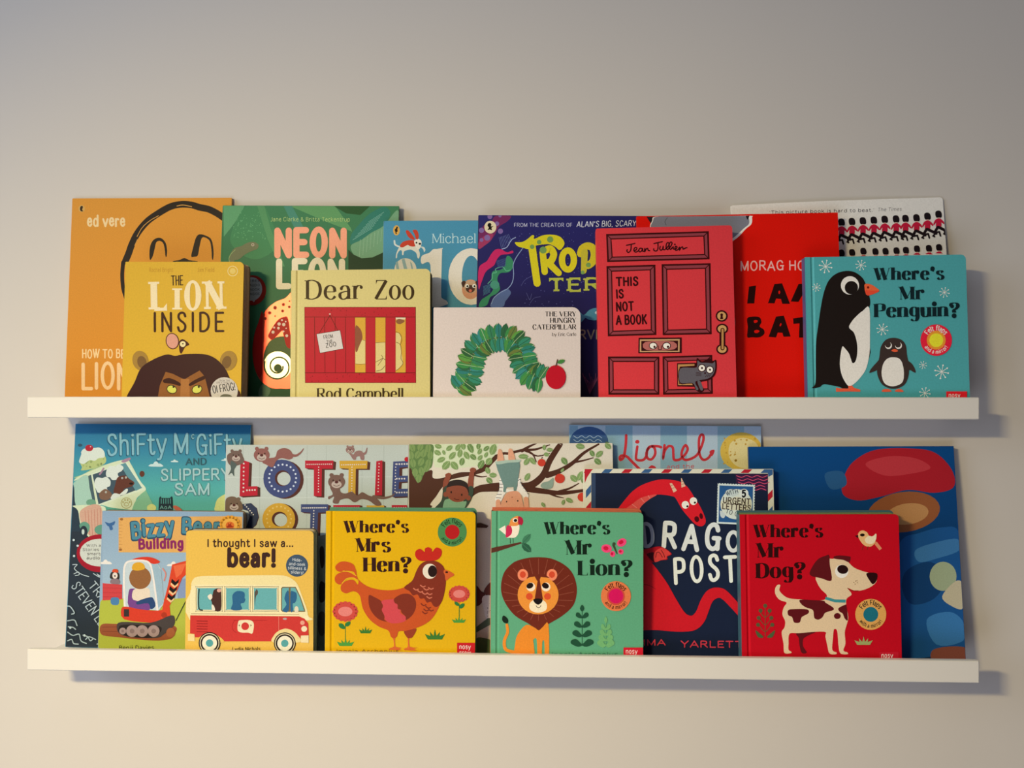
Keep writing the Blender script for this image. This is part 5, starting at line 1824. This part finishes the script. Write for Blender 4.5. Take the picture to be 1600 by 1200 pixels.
GB = 'picture books leaning at the back of the upper ledge'
GF = 'board books standing at the front of the upper ledge'
HB = 'picture books leaning at the back of the lower ledge'
HF = 'board books standing at the front of the lower ledge'

book('picture_book', 'u', (113.5, 310), (362, 309), -.021, (.001,), .0045, '#DC9434',
     'orange picture book with a thick black face outline, leftmost on the upper ledge', GB, art_orange, gain=(0.95, 0.85, 0.75), board=False)
book('picture_book', 'u', (348.5, 321), (623.5, 322), -.027, (.006,), .0045, '#3C7448',
     'green picture book with jungle leaves and coral pink capitals', GB, art_green, gain=(0.78, 0.8, 0.72), board=False)
book('picture_book', 'u', (600, 345), (842, 344), -.034, (.014,), .005, '#4A90B0',
     'pale blue book with a huge white number 10 and a leaping red and white puppy', GB, art_ten, gain=(0.88, 0.82, 0.7), board=False, rl=.004)
book('picture_book', 'u', (748, 336), (1080, 338), -.040, (.021,), .0045, '#241E50',
     'dark purple underwater picture book with yellow bubbly lettering', GB, art_tropical, gain=(0.75, 0.72, 0.75), board=False)
book('picture_book', 'u', (1143, 321), (1475, 307), -.024, (.003,), .004, '#D8D0C4',
     'white paperback with rows of red-coated guards in tall black hats', GB, art_guards, gain=(0.95, 0.9, 0.85), board=False, rr=.004, rl=.001,
     bend=lambda x: -.0022 * math.sin(x * 17.0) + .0022 * max(0, (x - .2) / .06) ** 2 * .4)
book('picture_book', 'u', (995, 338), (1309, 332), -.047, (.0275,), .0045, '#CC1408',
     'bright red picture book with black capitals and a grey shape at its top corner', GB, art_bat, gain=(1, 0.85, 0.85), board=False)

book('board_book', 'u', (196, 409), (381, 409), -.0715, 2.4, .023, '#DDB236',
     'mustard yellow board book with a dark-maned lion peering over its lower edge', GF, art_lion_inside, gain=(0.88, 0.79, 0.72), pages='#D8B890', rr=.006, rl=.001, back='#7A5634')
book('board_book', 'u', (455, 422.5), (672, 420), -.0715, 2.4, .019, '#E0D28C',
     'pale yellow book with a red slatted crate and a small white sign', GF, art_dearzoo, gain=(0.82, 0.74, 0.66), pages='#B8AC88', rr=.006, rl=.001, hinge=True, back='#7C7450')
book('board_book', 'u', (678, 480.5), (907, 480), -.0715, 2.2, .016, '#DDD0C4',
     'small wide white board book with a green arch across its cover', GF, art_leafarch, gain=(0.87, 0.78, 0.73), pages='#C8BCA8', rr=.010)
book('board_book', 'u', (932, 357), (1144, 352), -.0710, 2.6, .018, '#D23A3E',
     'coral red board book drawn like a panelled front door with a grey cat', GF, art_door, gain=(0.9, 0.82, 0.78), pages='#C8B8A0', rr=.004, rl=.001)
book('board_book', 'u', (1258, 402), (1509, 397.5), -.0680, 1.8, .012, '#3C8284',
     'teal board book with a big penguin beside a small one', GF, art_penguin, gain=(1.3, 1.15, 1.0), pages='#2E7870', back='#3A4466', rr=.006, hinge=True)

book('picture_book', 'l', (118.5, 662), (392, 664), -.026, (.001,), .0045, '#3C88A4',
     'blue picture book with an ice cream van and silvery hand-drawn title', HB, art_van, gain=(0.85, 0.92, 0.82), board=False)
book('picture_book', 'l', (354, 695), (638, 695), -.032, (.0098,), .0045, '#CDD3C6',
     'pale grey-green picture book with otters climbing over dotted red, navy and yellow block letters', HB, art_letters, gain=(0.9, 0.86, 0.82), board=False)
book('picture_book', 'l', (890, 664), (1189, 666), -.022, (.001,), .0045, '#9CB8C6',
     'pale blue striped picture book with a looping red cursive title and a yellow ball', HB, art_stripes, gain=(0.95, 0.92, 0.85), board=False)
book('picture_book', 'l', (639, 694), (957, 692), -.042, (.0103,), .009, '#D8CEB4',
     'cream book with brown apple tree branches, green leaves and two playing children', HB, art_tree, gain=(1.1, 0.97, 0.93), rl=.006, rr=.002, pages='#C8BC9C')
book('picture_book', 'l', (1170, 698), (1490, 697), -.041, (.0095,), .005, '#10447A',
     'large deep blue picture book with red and brown painted shapes, rightmost on lower ledge', HB, art_blue, gain=(0.75, 0.7, 0.62), board=False)
book('picture_book', 'l', (912, 732.5), (1208, 733), -.0505, (.025,), .008, '#DCD2B6',
     'navy picture book with a red dragon, a postage stamp and a striped airmail border', HB, art_dragon, gain=(0.97, 0.94, 0.88), pages='#C8BC9C')

book('board_book', 'l', (160, 798), (380, 800), -.0500, 3.2, .013, '#94B4D0',
     'light blue board book with an orange-red digger under a wooden title board', HF, art_digger, gain=(1.03, 0.9, 0.76), pages='#A89880', rr=.006, rl=.001, back='#5A5040')
book('board_book', 'l', (291, 829), (490, 829), -.0715, 2.2, .020, '#EDBF56',
     'golden yellow board book with a red and cream bus', HF, art_bus, gain=(1, 0.93, 0.8), pages='#D8C4A0', rr=.006, rl=.004, back='#3E3026')
book('board_book', 'l', (509.5, 798.5), (743, 800), -.0715, 1.8, .019, '#E6B208',
     'bright yellow board book with a plump orange-brown hen and two red flowers', HF, art_hen, gain=(1, 0.9, 0.8), pages='#5E9C7C', rr=.005, hinge=True, pagetop=.0026, back='#4E9070')
book('board_book', 'l', (767.7, 798.5), (1005, 801), -.0715, 1.8, .019, '#5CA67E',
     'mint green board book with a round-maned lion, a parrot and a butterfly', HF, art_lion, gain=(1.15, 0.93, 0.8), pages='#C8704C', rr=.005, hinge=True, pagetop=.0026, back='#C06848')
book('board_book', 'l', (1156, 804), (1404, 803.5), -.0700, 1.8, .016, '#BC0C1C',
     'crimson board book with a white dog patched in dark red', HF, art_dog, gain=(0.92, 0.82, 0.76), pages='#6C8048', rr=.005, hinge=True, pagetop=.0030, back='#3E6468')
